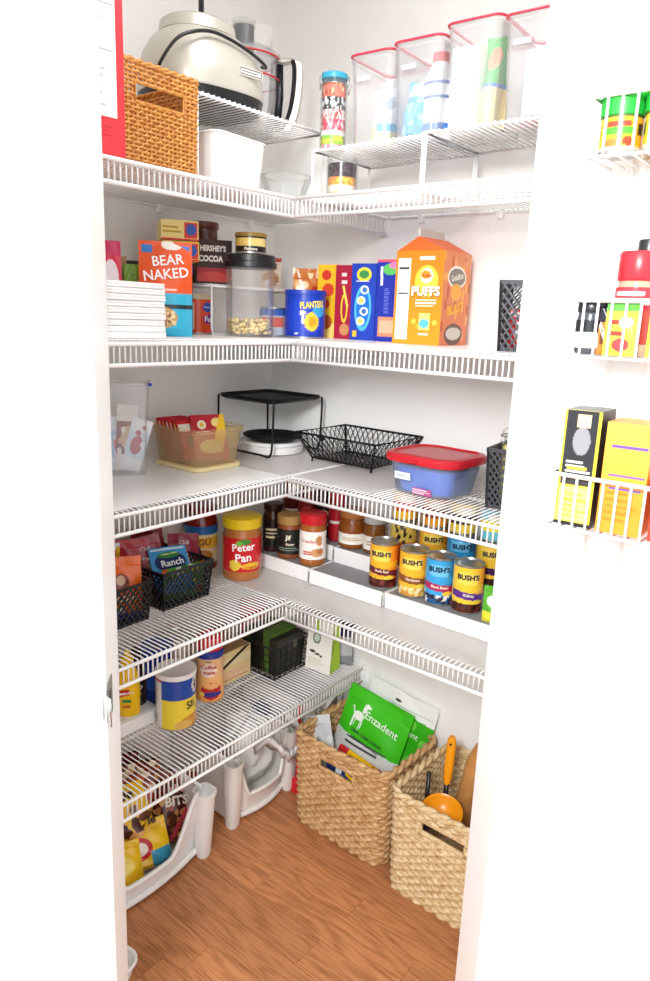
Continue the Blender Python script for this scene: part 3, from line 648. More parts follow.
can('small_tin', 'small blue-topped glass tin seen through the clear canister', 'can', (.236, -.250), ZB, .036, .075, '#b9c2cc', lambda p: (p.rect(.35, .3, .65, .7, '#d86a5a'), p.band(.75, 1, '#3a5fb0')), ())

# ================================================================== SECOND SHELF, RIGHT
def fPl(p): p.ell(.5, .48, .20, .42, '#1b3fb8'); p.ell(.53, .35, .06, .22, '#ecc33a'); p.ell(.53, .35, .03, .12, '#d29a22'); p.ell(.60, .62, .06, .16, '#38a0d8'); p.rect(.45, .30, .47, .52, '#ffffff'); p.ell(.455, .55, .02, .05, '#ffffff'); p.rect(.40, .05, .43, .09, '#d8e0f0')
can('nut_can', 'royal blue nut can with yellow lettering standing in the corner', 'can', (.322, -.218), ZB, .0535, .118, '#1638a8', fPl, [('PLANTERS', .0225, .012, .084, '#f7d53a', dict(bold=.035, rot=5, sx=.66))], rot=math.radians(50), lid=('#1638a8', .008))
packet('snack_bag', 'small crumpled tan and red snack bag behind the blue nut can', 'snack bag', (.225, -.105, ZB), math.radians(45), .075, .185, .03, '#c9773a', lambda p: (p.dots(0, 0, 1, 1, 16, .14, .08, ['#d8a25a', '#b33a2a', '#efd8b0'], 3)), seed=9)
carton('cookie_box', 'yellow box with red ovals beside the magenta box', 'box', (.318, -.085, ZB), .060, .10, .192, '#f2bf2c', math.radians(9), f=lambda p: (p.ell(.45, .86, .24, .07, '#d23a2a'), p.ell(.55, .66, .3, .09, '#d8452a'), p.ell(.4, .47, .25, .07, '#d23a2a'), p.rect(0, 0, 1, .2, '#f6d77a'), p.ell(.5, .22, .3, .1, '#b5532a')))
def fMag(p): p.ell(.55, .42, .2, .2, '#f0c83c'); p.ell(.55, .42, .12, .15, '#a81f3c'); p.ell(.6, .13, .28, .08, '#c98a5a'); p.lines(.35, .72, .8, .92, 2, '#f4d8d8', 3); p.tilt(.6, .58, .12, .3, 15, '#f2d860')
carton('cookie_box', 'dark magenta box between the yellow box and the blue boxes', 'box', (.378, -.088, ZB), .052, .10, .190, '#a81f3c', math.radians(9), f=fMag)
def fB1(p): p.ell(.5, .86, .3, .09, '#f2d63a'); p.ell(.5, .86, .2, .055, '#3a8a4a'); p.ell(.5, .42, .34, .30, '#4fb4e8'); p.ell(.5, .42, .26, .24, '#1b6fd0'); p.rect(0, .3, 0, .3, '#ffffff'); p.lines(.2, .755, .85, .79, 1, '#f4f6fa'); [(p.ell(u_, v_, .17, .055, '#eaf4fa'), p.ell(u_, v_, .10, .035, '#e8c84a' if k_ % 2 else '#3a6ab0')) for k_, (u_, v_) in enumerate([(.55, .66), (.42, .52), (.55, .38), (.42, .25)])]; p.rect(.12, .04, .28, .12, '#e8b83a')
carton('cookie_box', 'blue box with round yellow badge and light blue oval', 'box', (.444, -.090, ZB), .072, .10, .193, '#1f3fae', math.radians(9), f=fB1, texts=())
def fB2(p): p.tilt(.2, .80, .10, .22, 2, '#f2f4fa'); p.lines(.35, .34, .6, .66, 14, '#6a7ad8', 3); p.rect(.12, .06, .9, .30, '#c98a68'); p.rect(.2, .1, .8, .26, '#e0b090'); p.ell(.55, .88, .3, .07, '#58b85a'); p.ell(.7, .93, .2, .04, '#e87ab0'); p.rect(0, .97, 1, 1, '#e0556a')
carton('cookie_box', 'tall deep blue box with tan picture next to the orange carton', 'box', (.520, -.088, ZB), .066, .10, .202, '#1c2fa0', math.radians(9), f=fB2, r=lambda p: (p.rect(0, 0, 1, .97, '#7a4330'), p.lines(.1, .05, .9, .9, 6, '#94553a')), texts=())
# orange gable-top carton
gf = thing('snack_carton', 'large orange gable-top cracker carton with grey folded top', 'carton', (.652, -.128, ZB), math.radians(3))
W_, D_, H_ = .128, .140, .214
def fG(p):
    p.grad(0, 0, 1, 1, '#f39322', '#ef7d1a', True); p.rect(.05, .05, .31, .92, '#fbfaf6'); p.rect(.07, .80, .29, .83, '#3a3a3a'); p.rect(.07, .54, .29, .555, '#3a3a3a'); p.lines(.07, .57, .28, .78, 10, '#8a8a8a', 3); p.lines(.07, .10, .28, .5, 18, '#a8a8a8', 4)
    p.ell(.66, .68, .24, .17, '#f8c845'); p.ell(.66, .74, .13, .08, '#faf0d0'); p.ell(.64, .75, .10, .045, '#f0922a')
    p.lines(.45, .40, .92, .50, 3, '#fbeede', 5); p.rect(.55, .16, .78, .34, '#f4d27a'); p.ell(.66, .23, .1, .05, '#59b8c8'); p.ell(.44, .25, .05, .03, '#f8c048'); p.ell(.52, .2, .04, .025, '#f6b23a'); p.ell(.88, .24, .05, .03, '#f8c048'); p.rect(.55, .1, .76, .125, '#fbeede'); p.rect(.5, .9, .8, .94, '#fbeede')
def fGr(p):
    p.grad(0, 0, 1, 1, '#d9774a', '#e58c5c', True); p.dots(0, 0, 1, 1, 26, .05, .07, ['#f0a84a', '#c85a34', '#eba070'], 6); p.ell(.5, .74, .34, .12, '#f3e9dc'); p.ell(.5, .74, .30, .095, '#8a8076'); p.ell(.5, .58, .2, .09, '#f2a83a'); p.ell(.5, .12, .34, .12, '#6a4a3e'); p.ell(.5, .13, .28, .07, '#cfc4ba')
pbox('carton_body', W_, D_, H_, '#ef8420', gf, f=fG, r=fGr, l=fG)
gm = MB(); hw, hd, gt = W_/2, D_/2, .034
gm.add([(-hw, -hd, H_), (hw, -hd, H_), (hw, hd, H_), (-hw, hd, H_), (0-.012, 0-hd*.86, H_+gt), (.012-.012, hd*.86, H_+gt)], [(0, 1, 4), (1, 2, 5, 4), (2, 3, 5), (3, 0, 4, 5)])
obj('gable_roof', gm, mat('orange_card', '#e8611c', .45), gf)
fin = MB().box(-.0155, -hd*.86, H_+gt-.006, -.0085, hd*.86, H_+gt+.018); obj('top_seal', fin, mat('grey_card', '#c9c6c0', .5), gf)
text(gf, 'PUFFS', .0290, .020, .122, '#fffdf5', y=D_/2+.0004, bold=.035); text(gf, 'PUFFS', .0290, .0212, .1208, '#7a4a12', y=D_/2, bold=.06)
text(gf, 'Goldfish', .0085, .021, .158, '#c8351c', y=D_/2, bold=.02, rot=-6)
text(gf, 'Goldfish', .0185, .0, .158, '#fbf3e4', y=W_/2, face=90, bold=.02, rot=10); text(gf, 'BLAST', .030, .0, .085, '#f6b43a', y=W_/2, face=90, bold=.04, rot=10)

# lattice baskets
def lattice(t, w, d, h, pitch=.016, rad=.0022, taper=.88, cr=.0, solid=0, mt=None):
    mt = mt or BLACK
    def side(a, b):   # a,b : bottom-left / bottom-right xy ; taper outwards
        m = MB(); a, b = Vector((*a, 0)), Vector((*b, 0)); L = (b-a).length; n = max(2, round(L/pitch)); px = L/n; nz = max(2, round(h/(pitch*1.25))); pz = h/nz
        def P(u, z):
            q = a.lerp(b, u/L); k = taper+(1-taper)*z/h; return (q.x*k, q.y*k, z)
        for i in range(-nz, n+1):
            for sg in (1, -1):
                u0_ = i*px if sg > 0 else (n-i)*px
                pts = []
                for k in range(nz+1):
                    u = u0_ + sg*k*px
                    if -1e-6 <= u <= L+1e-6: pts.append(P(min(max(u, 0), L), k*pz))
                if len(pts) > 1: m.tube(pts, rad, 4)
        m.tube([P(0, 0), P(0, h)], rad*1.5, 5); m.tube([P(L, 0), P(L, h)], rad*1.5, 5)
        obj('lattice_side', m, mt, t)
    c = [(-w/2, -d/2), (w/2, -d/2), (w/2, d/2), (-w/2, d/2)]
    for i in range(4): side(c[i], c[(i+1) % 4])
    rm = MB()
    for i in range(4):
        p, q = Vector((*c[i], h)), Vector((*c[(i+1) % 4], h)); nn = Vector((q.y-p.y, p.x-q.x, 0)).normalized()
        ex = (q-p).normalized()*.0035
        A, B = p-ex, q+ex
        v = [A+nn*.0035+Vector((0, 0, .002)), B+nn*.0035+Vector((0, 0, .002)), B-nn*.0015+Vector((0, 0, .002)), A-nn*.0015+Vector((0, 0, .002))]
        rm.add(v+[x-Vector((0, 0, .008)) for x in v], [(0, 1, 2, 3), (7, 6, 5, 4), (0, 4, 5, 1), (1, 5, 6, 2), (2, 6, 7, 3), (3, 7, 4, 0)])
    obj('rim', rm, mt, t); k = taper
    obj('base', MB().box(-w/2*k, -d/2*k, .0, w/2*k, d/2*k, .003), mt, t)
    obj('base_band', MB().loft([[(x*k*1.01, y*k*1.01, .0) for x, y in c], [(x*k*1.025, y*k*1.025, .008) for x, y in c]], (False, False)), mt, t)
DGR = mat('dark_grey_plastic', '#3d3f46', .4)
lb = thing('lattice_cup', 'tall dark grey lattice cup on the second shelf right of orange carton', 'basket', (.925, -.215, ZB), math.radians(14))
lattice(lb, .066, .11, .142, .0155, .0027, .84, mt=DGR)
packet('red_packet', 'red and white packet standing inside the tall grey lattice cup', 'packet', (.925, -.215, ZB+.004), math.radians(14), .040, .085, .012, '#d8202c', lambda p: (p.ell(.6, .5, .25, .2, '#f6eeee'), p.rect(0, .8, 1, .9, '#f0d0d0')), seed=4)

# ================================================================== THIRD SHELF, LEFT
def packetfn(c1, c2, c3, seed):
    return lambda p: (p.rect(0, .25, 1, .75, c2), p.ell(.5, .5, .28, .18, c3), p.dots(.1, .1, .9, .9, 6, .1, .06, [c1, c3], seed))
pt_ = thing('clear_drink_jar', 'tall clear plastic box of drink mix packets with blue tab', 'storage container', (.118, -.655, ZC), math.radians(52))
Wp, Dp, Hp = .136, .108, .225
obj('body', MB().loft([ring(Wp-.022, Dp-.022, .014, 0), ring(Wp, Dp, .016, Hp), ring(Wp-.004, Dp-.004, .015, Hp), ring(Wp-.026, Dp-.026, .013, .004)]), CLEARW, pt_, auto=True)
obj('rim', MB().tube(ring(Wp+.002, Dp+.002, .017, Hp-.004), .0032, 6, closed=True), CLEARW, pt_, smooth=True)
obj('blue_tab', MB().lathe([(0, 0), (.005, .0005), (.0055, .004), (.004, .007), (0, .008)], 14, (Wp/2+.002, -Dp/2+.01, Hp-.008)), mat('blue_tab', '#1c3fc0', .3), pt_, smooth=True)
dk = [('#f2f5fa', '#7fb4e6', '#d8404a'), ('#e8f0fa', '#f3f6fa', '#c03a44'), ('#dfe8f4', '#a8c8ec', '#e07a70'), ('#f0e6e0', '#8a4a3e', '#d8b090'), ('#f4f4f8', '#d8e6f6', '#b8323e')]
for i, (a, b_, c_) in enumerate(dk):
    o = packet('drink_packet', f'{["blue and white", "white and red", "pale blue", "brown and cream", "white with red print"][i]} drink mix packet in the clear plastic box', 'packet',
               (.118+(-.018+.010*i)*.6, -.655+(-.02+.009*i)*.6, ZC+.006), (math.radians(-5+2*i), math.radians([-26, 18, -8, 6, 30][i])*.55, math.radians(52)), .050, .132+.03*(i == 3)+.02*(i == 0), .006, a, packetfn(a, b_, c_, i), seed=20+i, group='drink mix packets in the clear box', wob=.001)
tb = thing('tan_tub', 'frosted tan plastic tub of recipe packets standing on its lid', 'tub', (.165, -.452, ZC), 0)
TAN = clear('frosted_tan', '#f8f0dc', haze=.20, hazec='#ead9b4', gloss=.05); TANS = mat('tan_lid', '#ecd9a6', .4)
obj('body', MB().loft([ring(.163, .146, .022, .012), ring(.185, .166, .026, .100), ring(.180, .161, .025, .100), ring(.157, .140, .02, .015)]), TAN, tb, auto=True)
obj('rim', MB().loft([ring(.186, .167, .026, .095), ring(.193, .174, .028, .096), ring(.194, .175, .028, .108), ring(.184, .165, .025, .108)], (False, False)), TAN, tb, auto=True)
obj('lid', MB().loft([ring(.176, .158, .024, 0), ring(.182, .164, .026, .002), ring(.182, .164, .026, .010), ring(.170, .152, .022, .0115)]), TANS, tb, auto=True)
for i in range(7):
    big = i == 6
    fn = (lambda p: (p.ell(.3, .78, .13, .1, '#f6efdc'), p.ell(.3, .78, .06, .05, '#e8b83a'), p.ell(.75, .82, .16, .1, '#f4e08a'), p.tilt(.85, .6, .3, .9, -20, '#f0c62a'), p.ell(.5, .3, .35, .15, '#e8d49a'), p.lines(.1, .55, .6, .65, 2, '#fbe8e0'))) if big else \
         (lambda p, i=i: (p.rect(0, .72, 1, .9, ['#f4d8c0', '#e8c23a', '#f2f2ea'][i % 3]), p.ell(.5, .45, .3, .2, ['#d8a070', '#8a4a2a'][i % 2])))
    carton('recipe_box', ['crimson gelatin box leaning with the others in the tan tub', 'large red and yellow gelatin box with flowers at the front of the tan tub'][big], 'box',
           (.108+.0155*i+(.012 if big else 0), -.470+(.028 if big else .0), ZC+.0165), .094 if big else .080, .011, .122 if big else .108, '#d02634' if i % 2 else '#b82432', (math.radians(-22), 0, math.radians(90-(18 if big else 4))), f=fn, group='gelatin boxes in the tan tub')

# black metal rack and turntable in the corner
br = thing('black_rack', 'black metal rack with a flat tray top standing over the turntable', 'rack', (.138, -.150, ZC), 0)
obj('tray_top', MB().loft([ring(.20, .20, .02, .152), ring(.222, .222, .03, .158), ring(.226, .226, .03, .166), ring(.218, .218, .028, .166), ring(.20, .20, .02, .157)]), BMET, br, auto=True)
for sy in (-1, 1):
    y = .104*sy
    obj('leg_frame', MB().tube(smoothpath([(-.108, y, .160), (-.110, y, .145), (-.108, y, .03), (-.100, y, .008), (-.09, y*1.0, .0035), (-.06, y, .006), (.06, y, .006), (.09, y, .0035), (.100, y, .008), (.108, y, .03), (.112, y, .145), (.108, y, .160)], 3), .0032, 7), BMET, br, smooth=True)
tt = thing('turntable', 'round white turntable under the black rack', 'turntable', (.150, -.150, ZC))
obj('base', MB().lathe([(.080, 0), (.090, .002), (.092, .018), (.086, .022), (0, .022)], 44), WPL, tt, auto=True)
obj('plate', MB().lathe([(.088, .023), (.093, .025), (.094, .034), (.090, .035), (.088, .030), (0, .029)], 44), WPL, tt, auto=True)
dd = thing('black_dish', 'shallow black dish with raised rim on the white turntable', 'dish', (.150, -.150, ZC+.0295))
obj('dish', MB().lathe([(.055, 0), (.074, .010), (.084, .016), (.086, .019), (.082, .019), (.070, .012), (.05, .005), (0, .004)], 44), BMET, dd, auto=True)
obj('rim', MB().tube([(.085*math.cos(a), .085*math.sin(a), .019) for a in np.linspace(0, 2*PI, 40, False)], .003, 6, closed=True), BMET, dd, smooth=True)

# ================================================================== THIRD SHELF, RIGHT
wb = thing('wire_basket', 'black wire basket with flared sides and crossed mesh', 'basket', (.440, -.112, ZC), math.radians(-1))
def wirebasket(t, w, d, h, flare, pitch, rr, zig=True, feet=True, mt=None):
    mt = mt or BMET; b = [(-w/2, -d/2), (w/2, -d/2), (w/2, d/2), (-w/2, d/2)]; T = [(x*(1+2*flare/w), y*(1+2*flare/d)) for x, y in b]
    z0 = .012 if feet else .003
    obj('top_frame', MB().tube([(x, y, h) for x, y in T], rr*1.4, 6, closed=True), mt, t, smooth=True)
    fr = MB().tube([(x, y, z0) for x, y in b], rr*1.3, 6, closed=True)
    for (x, y), (X, Y) in zip(b, T): fr.tube([(x, y, 0.001 if feet else z0), (x, y, z0), (X, Y, h)], rr*1.4, 6)
    obj('frame', fr, mt, t, smooth=True)
    m = MB()
    for i in range(4):
        a0, a1 = Vector((*b[i], z0)), Vector((*b[(i+1) % 4], z0)); c0, c1 = Vector((*T[i], h)), Vector((*T[(i+1) % 4], h))
        n = max(3, round((a1-a0).length/pitch)); rows = max(2, round((h-z0)/(pitch*1.1)))
        def P(u, v): return a0.lerp(a1, u).lerp(c0.lerp(c1, u), v)
        if zig:
            for k in range(n+1):
                for s in (1, -1):
                    pts = [P(min(1, max(0, (k+(.5*s if j % 2 else 0))/n)), j/rows) for j in range(rows+1)]
                    m.tube(pts, rr*.62, 4)
        else:
            for k in range(1, n): m.tube([P(k/n, 0), P(k/n, 1)], rr*.7, 4)
            for k in range(1, rows): m.tube([P(0, k/rows), P(1, k/rows)], rr*.7, 4)
    nx = round(w/pitch); ny = round(d/pitch)
    for k in range(1, nx):
        x = -w/2+w*k/nx; m.tube([(x, -d/2, z0), (x, d/2, z0)], rr*.6, 4)
    for k in range(1, ny):
        y = -d/2+d*k/ny; m.tube([(-w/2, y, z0), (w/2, y, z0)], rr*.6, 4)
    o = obj('wire_mesh', m, mt, t); o['kind'] = 'stuff'
wirebasket(wb, .205, .150, .082, .034, .0145, .0021)
tg_ = obj('name_tag', MB().prism([(x, z) for x, z in [(-.012, 0), (.012, 0), (.012, .012), (0, .018), (-.012, .012)]], 0, .002).xf(Matrix.Rotation(math.radians(90), 4, 'X')), BMET, wb, loc=(-.118, -.02, .05), rot=(0, 0, math.radians(90)))
rl = thing('red_lid_tub', 'clear plastic food tub with red lid and blue contents', 'tub', (.755, -.228, ZC-.0024), math.radians(-3))
obj('body', MB().loft([ring(.150, .135, .04, 0), ring(.160, .145, .042, .004), ring(.186, .170, .046, .078), ring(.183, .167, .045, .078), ring(.157, .142, .041, .006)]), clear('bluish_clear', '#e6eefc', haze=.16, hazec='#cfdffa'), rl, auto=True)
lid = obj('lid', MB().loft([ring(.186, .170, .046, .074), ring(.204, .188, .05, .076), ring(.206, .190, .05, .088), ring(.198, .182, .048, .094), ring(.176, .160, .042, .096), ring(.172, .156, .04, .0925), ring(.05, .05, .02, .0925)]), mat('red_lid', '#c3202e', .28), rl, auto=True)
obj('lid_tab', MB().box(-.012, -.103, .080, .012, -.094, .086), MATS['red_lid'], lid, bevel=.002)
obj('contents', MB().loft([ring(.138, .122, .036, .007), ring(.168, .150, .04, .062), ring(.12, .1, .03, .070)]), mat('blue_packets', '#4f7fd8', .4, var='#8fb2ee', bump=(22, .5)), rl, auto=True)
def flbl(p): p.lines(.15, .3, .85, .7, 1, '#6a8ac8')
pbox('name_label', .044, .0008, .017, '#f4f7fd', rl, f=flbl, z0=.050, y0=-.0815, x0=-.030).rotation_euler = (math.radians(9), 0, 0)
pbox('print_block', .052, .0008, .016, '#b9588a', rl, f=lambda p: (p.lines(.02, .1, .95, .9, 3, '#f2e6f2')), z0=.018, y0=-.0775, x0=.020).rotation_euler = (math.radians(9), 0, 0)
lb = thing('lattice_basket', 'tall black lattice basket beside the red-lidded tub', 'basket', (.938, -.205, ZC-.0024), math.radians(8))
lattice(lb, .070, .14, .132, .0155, .0026, .88, mt=DGR)
gj = thing('yellow_glass_jar', 'glass clip-top jar of yellow sweets inside the tall lattice basket', 'jar', (.938, -.205, ZC+.0012), 0)
obj('contents', MB().lathe([(.0, .003), (.026, .004), (.026, .128), (0, .135)], 28), mat('yellow_candy', '#e8d81c', .4, var='#f6f2b0', bump=(60, .4)), gj, smooth=True)
obj('glass', MB().lathe([(.027, 0), (.029, .003), (.029, .130), (.025, .142), (.025, .150), (.023, .150), (.023, .142), (.027, .129), (.0275, .004), (0, .002)], 32), GLASS, gj, auto=True)
obj('lid', MB().lathe([(.026, .151), (.030, .153), (.030, .162), (.022, .168), (0, .169)], 32), GLASS, gj, auto=True)
obj('wire_clip', MB().tube([(.0305*math.cos(a), .0305*math.sin(a), .152) for a in np.linspace(0, 2*PI, 28, False)], .0014, 5, closed=True).tube([(-.031, 0, .152), (-.034, 0, .135), (-.030, 0, .120)], .0014, 5), STEEL, gj, smooth=True)

# ================================================================== FOURTH SHELF, LEFT
lb = thing('lattice_basket', 'black lattice basket holding the orange pouch by the door jamb', 'basket', (.180, -.770, ZDl), math.radians(2))
lattice(lb, .185, .155, .100, .0165, .0026, .90)
lb = thing('lattice_basket', 'black lattice basket holding the ranch and red seasoning packets', 'basket', (.165, -.570, ZDl), math.radians(2))
lattice(lb, .190, .165, .100, .0165, .0026, .90)
def fOr(p): p.ell(.45, .6, .22, .13, '#8a3a2a'); p.ell(.45, .63, .12, .08, '#e8c0a0'); p.rect(0, 0, 1, .12, '#2a3a9a'); p.lines(.3, .28, .8, .4, 2, '#f2e4cc'); p.rect(0, .12, .5, .2, '#f2ecd8')
packet('orange_pouch', 'bright orange seasoning pouch in the lattice basket by the jamb', 'packet', (.232, -.742, ZDl+.004), (math.radians(-10), 0, math.radians(60)), .088, .152, .022, '#ef6a1e', fOr, seed=31, texts=[('Chicken', .015, .008, .055, '#fff4e0', dict(bold=.02, rot=6))])
def fRn(p): p.rect(0, .0, 1, .5, '#2f8fd8'); p.ell(.52, .66, .42, .22, '#12306a'); p.ell(.5, .82, .3, .07, '#2f8a3a'); p.rect(.05, .93, .95, .97, '#e8f4fa')
packet('ranch_packet', 'light blue ranch dressing packet leaning on the lattice basket rim', 'packet', (.235, -.585, ZDl+.03), (math.radians(-38), 0, math.radians(70)), .100, .125, .014, '#3f9fe0', fRn, seed=32, wob=.001,
       texts=[('Ranch', .025, .004, .078, '#f4f8fc', dict(bold=.02, rot=4, y=.0085)), ('Hidden Valley', .0075, 0, .103, '#e8f6c8', dict(bold=.02, rot=4, y=.0085))])
def fRd(p): p.lines(.15, .55, .85, .68, 1, '#e8d0d0', 2); p.ell(.7, .5, .22, .08, '#d8c8c8'); p.dots(0, .1, 1, .9, 8, .08, .05, ['#6a1420', '#b83040'], 3)
for i, (x, y, a, c_, l_) in enumerate([(.165, -.600, -14, '#9a1c28', 'dark red seasoning packet with pale print behind the ranch packet'), (.185, -.520, -18, '#8c1a30', 'maroon seasoning packet near the red sauce jar'),
                                       (.130, -.640, -6, '#b8202c', 'bright red seasoning packet at the back of the ranch basket'), (.205, -.505, -40, '#23211f', 'black seasoning packet with yellow edge in the ranch basket'), (.115, -.560, -4, '#7a1620', 'tall wine-red seasoning packet at the back of the ranch basket')]):
    fn = fRd if i != 3 else (lambda p: (p.rect(0, .9, 1, 1, '#d8b830'), p.rect(0, 0, .08, 1, '#d8b830'), p.lines(.2, .3, .8, .7, 3, '#d8d0c0', 2)))
    packet('seasoning_packet', l_, 'packet', (x, y, ZDl+.006+(.02 if i == 3 else 0)), (math.radians(a), math.radians((i*13 % 17)-8), math.radians(66)), .085, [.158, .150, .150, .110, .168][i], .010, c_, fn, seed=40+i, group='seasoning packets in the ranch basket', wob=.0015, texts=[('Chili', .015, .0, .125, '#e8d8d8', dict(bold=.02, y=.0062))] if i in (0, 1) else ())
packet('green_packet', 'green and lime packet packed in the ranch basket behind lattice', 'packet', (.225, -.548, ZDl+.005), (math.radians(-4), 0, math.radians(84)), .13, .085, .012, '#5aa82e', lambda p: p.dots(0, 0, 1, 1, 22, .08, .09, ['#d8e04a', '#2f7a2a', '#e85a3a', '#f0f0e0', '#3a78c8'], 5), seed=50)
packet('rice_pouch', 'white and red pouch standing at the back of the basket by the jamb', 'packet', (.150, -.745, ZDl+.005), (math.radians(-5), 0, math.radians(62)), .09, .165, .015, '#e8eef4', lambda p: (p.rect(.4, .3, 1, .9, '#c8242e'), p.rect(.5, .45, .9, .6, '#f4e8e8'), p.rect(.9, .2, 1, .95, '#e8c832'), p.lines(.05, .5, .35, .7, 2, '#8a98a8')), seed=51)
packet('green_pouch', 'tall dark green pouch behind the white and red pouch', 'packet', (.090, -.760, ZDl+.005), (math.radians(-4), 0, math.radians(64)), .10, .225, .015, '#2f6a2a', lambda p: (p.dots(0, .6, 1, 1, 12, .1, .05, ['#58b030', '#1c3a1c', '#e8d84a'], 5)), seed=52)
jar('pasta_sauce_jar', 'red pasta sauce jar with blue and yellow label', (.062, -.352, 0), ZDl, .048, .185, '#7c1a12', '#7a1c1c', lambda p: (p.rect(0, .78, 1, 1, '#2a6fb8'), p.rect(0, .70, 1, .78, '#f2e4a8'), p.rect(0, .42, 1, .70, '#f0c23a'), p.rect(0, 0, 1, .42, '#ead9a8'), p.ell(.5, .2, .12, .18, '#b8742a')),
    [('RAGÚ', .026, -.006, .086, '#7a2a12', dict(bold=.03))], lab=(.12, .72), lidh=.018)
def fPP(p): p.rect(0, 0, 1, 1, '#cf1f26'); p.ell(.44, .2, .05, .16, '#f0d24a'); p.ell(.52, .9, .06, .08, '#3a8a34'); p.ell(.48, .86, .03, .06, '#6ac04a'); p.ell(.58, .17, .085, .1, '#f2c231'); p.rect(.25, 0, .3, 1, '#e8a03a')
jar('peanut_butter_jar', 'large peanut butter jar with yellow lid and red label', (.205, -.325, 0), ZDl, .054, .180, '#b5703a', '#f0cf1c', fPP,
    [('Peter', .030, .004, .100, '#ffffff', dict(bold=.02, rot=4)), ('Pan', .033, .004, .070, '#ffffff', dict(bold=.02, rot=4)), ('Creamy', .012, .026, .042, '#c8281e', dict(bold=.02, rot=4))], lab=(.16, .70), lidh=.030, neck=.93)

# ================================================================== FOURTH SHELF, RIGHT: risers, cans, jars
GSTEP = mat('grey_step_mat', '#8d8f92', .6)
def riser(label, x0, x1, y0, z0, steps, dep):
    t = thing('can_riser', label, 'riser shelf', (x0, y0, z0), 0, 'white stepped can risers'); Wd = x1-x0
    for k, h in enumerate(steps):
        a, b_ = k*dep, (k+1)*dep
        obj('step', MB().box(0, a, h-.010 if k else .0, Wd, a+.004, h+.003).box(0, a+.004, h-.006, Wd, b_-.001, h-.002).box(0, a, 0, .003, b_, h-.006).box(Wd-.003, a, 0, Wd, b_, h-.006) if k == 0 else
            MB().box(0, a, steps[k-1]-.002, Wd, a+.004, h+.003).box(0, a+.004, h-.006, Wd, b_-.001, h-.002).box(0, a, 0, .003, b_, h-.006).box(Wd-.003, a, 0, Wd, b_, h-.006), WPL, t, bevel=.001)
        obj('step_mat', MB().box(.004, a+.005, h-.0015, Wd-.004, b_-.003, h), GSTEP, t)
    return t
RS = [.038, .078]; Y1 = -.235
riser('white two-step riser in the corner under the dark peanut butter jars', .150, .378, Y1, ZDr, RS, .108)
riser('white two-step riser under the first red-brown bean can', .384, .632, Y1-.004, ZDr, RS, .108)
riser('white two-step riser under the yellow and blue bean cans', .638, 1.00, Y1, ZDr, RS, .108)
z1, z2 = ZDr+RS[0]+.0005, ZDr+RS[1]+.0005
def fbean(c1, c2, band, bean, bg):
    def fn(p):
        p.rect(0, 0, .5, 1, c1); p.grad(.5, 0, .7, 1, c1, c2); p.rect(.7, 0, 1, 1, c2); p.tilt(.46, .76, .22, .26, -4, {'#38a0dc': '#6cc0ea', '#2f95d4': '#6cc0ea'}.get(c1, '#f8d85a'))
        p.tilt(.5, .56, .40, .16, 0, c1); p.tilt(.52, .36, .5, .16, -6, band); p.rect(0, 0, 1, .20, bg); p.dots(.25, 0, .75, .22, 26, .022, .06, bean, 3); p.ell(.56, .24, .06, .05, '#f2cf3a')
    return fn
beans = [('#f1b32c', '#e8641e', '#6a1f2a', ['#5a1e1a', '#7a2f22', '#3c1512'], '#4a1814', 'yellow-orange bean can with dark red beans and maroon band'),
         ('#f3b52e', '#e8841e', '#8a4a22', ['#efd690', '#e2bf6a', '#f4e6b8'], '#c98f3a', 'golden bean can with pale chickpeas and brown band'),
         ('#38a0dc', '#145a94', '#a81e5a', ['#241a2a', '#3a2a44', '#f0ece8'], '#1c5a8a', 'bright blue bean can with black beans and pink band'),
         ('#f5c838', '#ee8a2a', '#5a2a86', ['#3c1512', '#5a2a1e', '#241210'], '#5a2418', 'yellow bean can with kidney beans and purple band')]
for i, (cx, cy) in enumerate([(.594, -.183), (.686, -.180), (.762, -.177), (.840, -.176)]):
    c1, c2, bd, bn, bg, l_ = beans[i]
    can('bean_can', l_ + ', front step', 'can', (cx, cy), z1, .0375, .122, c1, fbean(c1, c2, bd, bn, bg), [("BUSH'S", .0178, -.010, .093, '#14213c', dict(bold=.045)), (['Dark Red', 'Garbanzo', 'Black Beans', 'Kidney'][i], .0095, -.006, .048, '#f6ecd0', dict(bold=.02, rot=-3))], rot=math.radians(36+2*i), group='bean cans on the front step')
def fdark(p): p.rect(0, .5, 1, 1, '#d8c25a'); p.rect(0, 0, 1, .5, '#e2702a'); p.dots(.2, .45, .8, 1, 24, .018, .08, ['#1c1a18', '#34302c'], 4)
back = [(.582, -.075, '#d8c25a', fdark, 'black, yellow and orange striped can behind the maroon-banded bean can', None),
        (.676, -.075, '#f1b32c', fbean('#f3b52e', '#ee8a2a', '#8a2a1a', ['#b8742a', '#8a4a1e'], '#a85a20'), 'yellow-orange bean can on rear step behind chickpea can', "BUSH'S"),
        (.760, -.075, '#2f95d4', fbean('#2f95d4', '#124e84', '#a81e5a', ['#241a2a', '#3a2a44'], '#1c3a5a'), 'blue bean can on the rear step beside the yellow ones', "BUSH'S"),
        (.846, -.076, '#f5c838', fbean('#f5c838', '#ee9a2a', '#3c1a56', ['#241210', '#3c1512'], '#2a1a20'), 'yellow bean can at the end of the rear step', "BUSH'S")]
for cx, cy, c_, fn, l_, tx in back:
    can('bean_can', l_, 'can', (cx, cy), z2, .0370, .120, c_, fn, [(tx, .0172, -.003, .088, '#14213c', dict(bold=.045))] if tx else (), rot=math.radians(38), group='cans on the rear step')
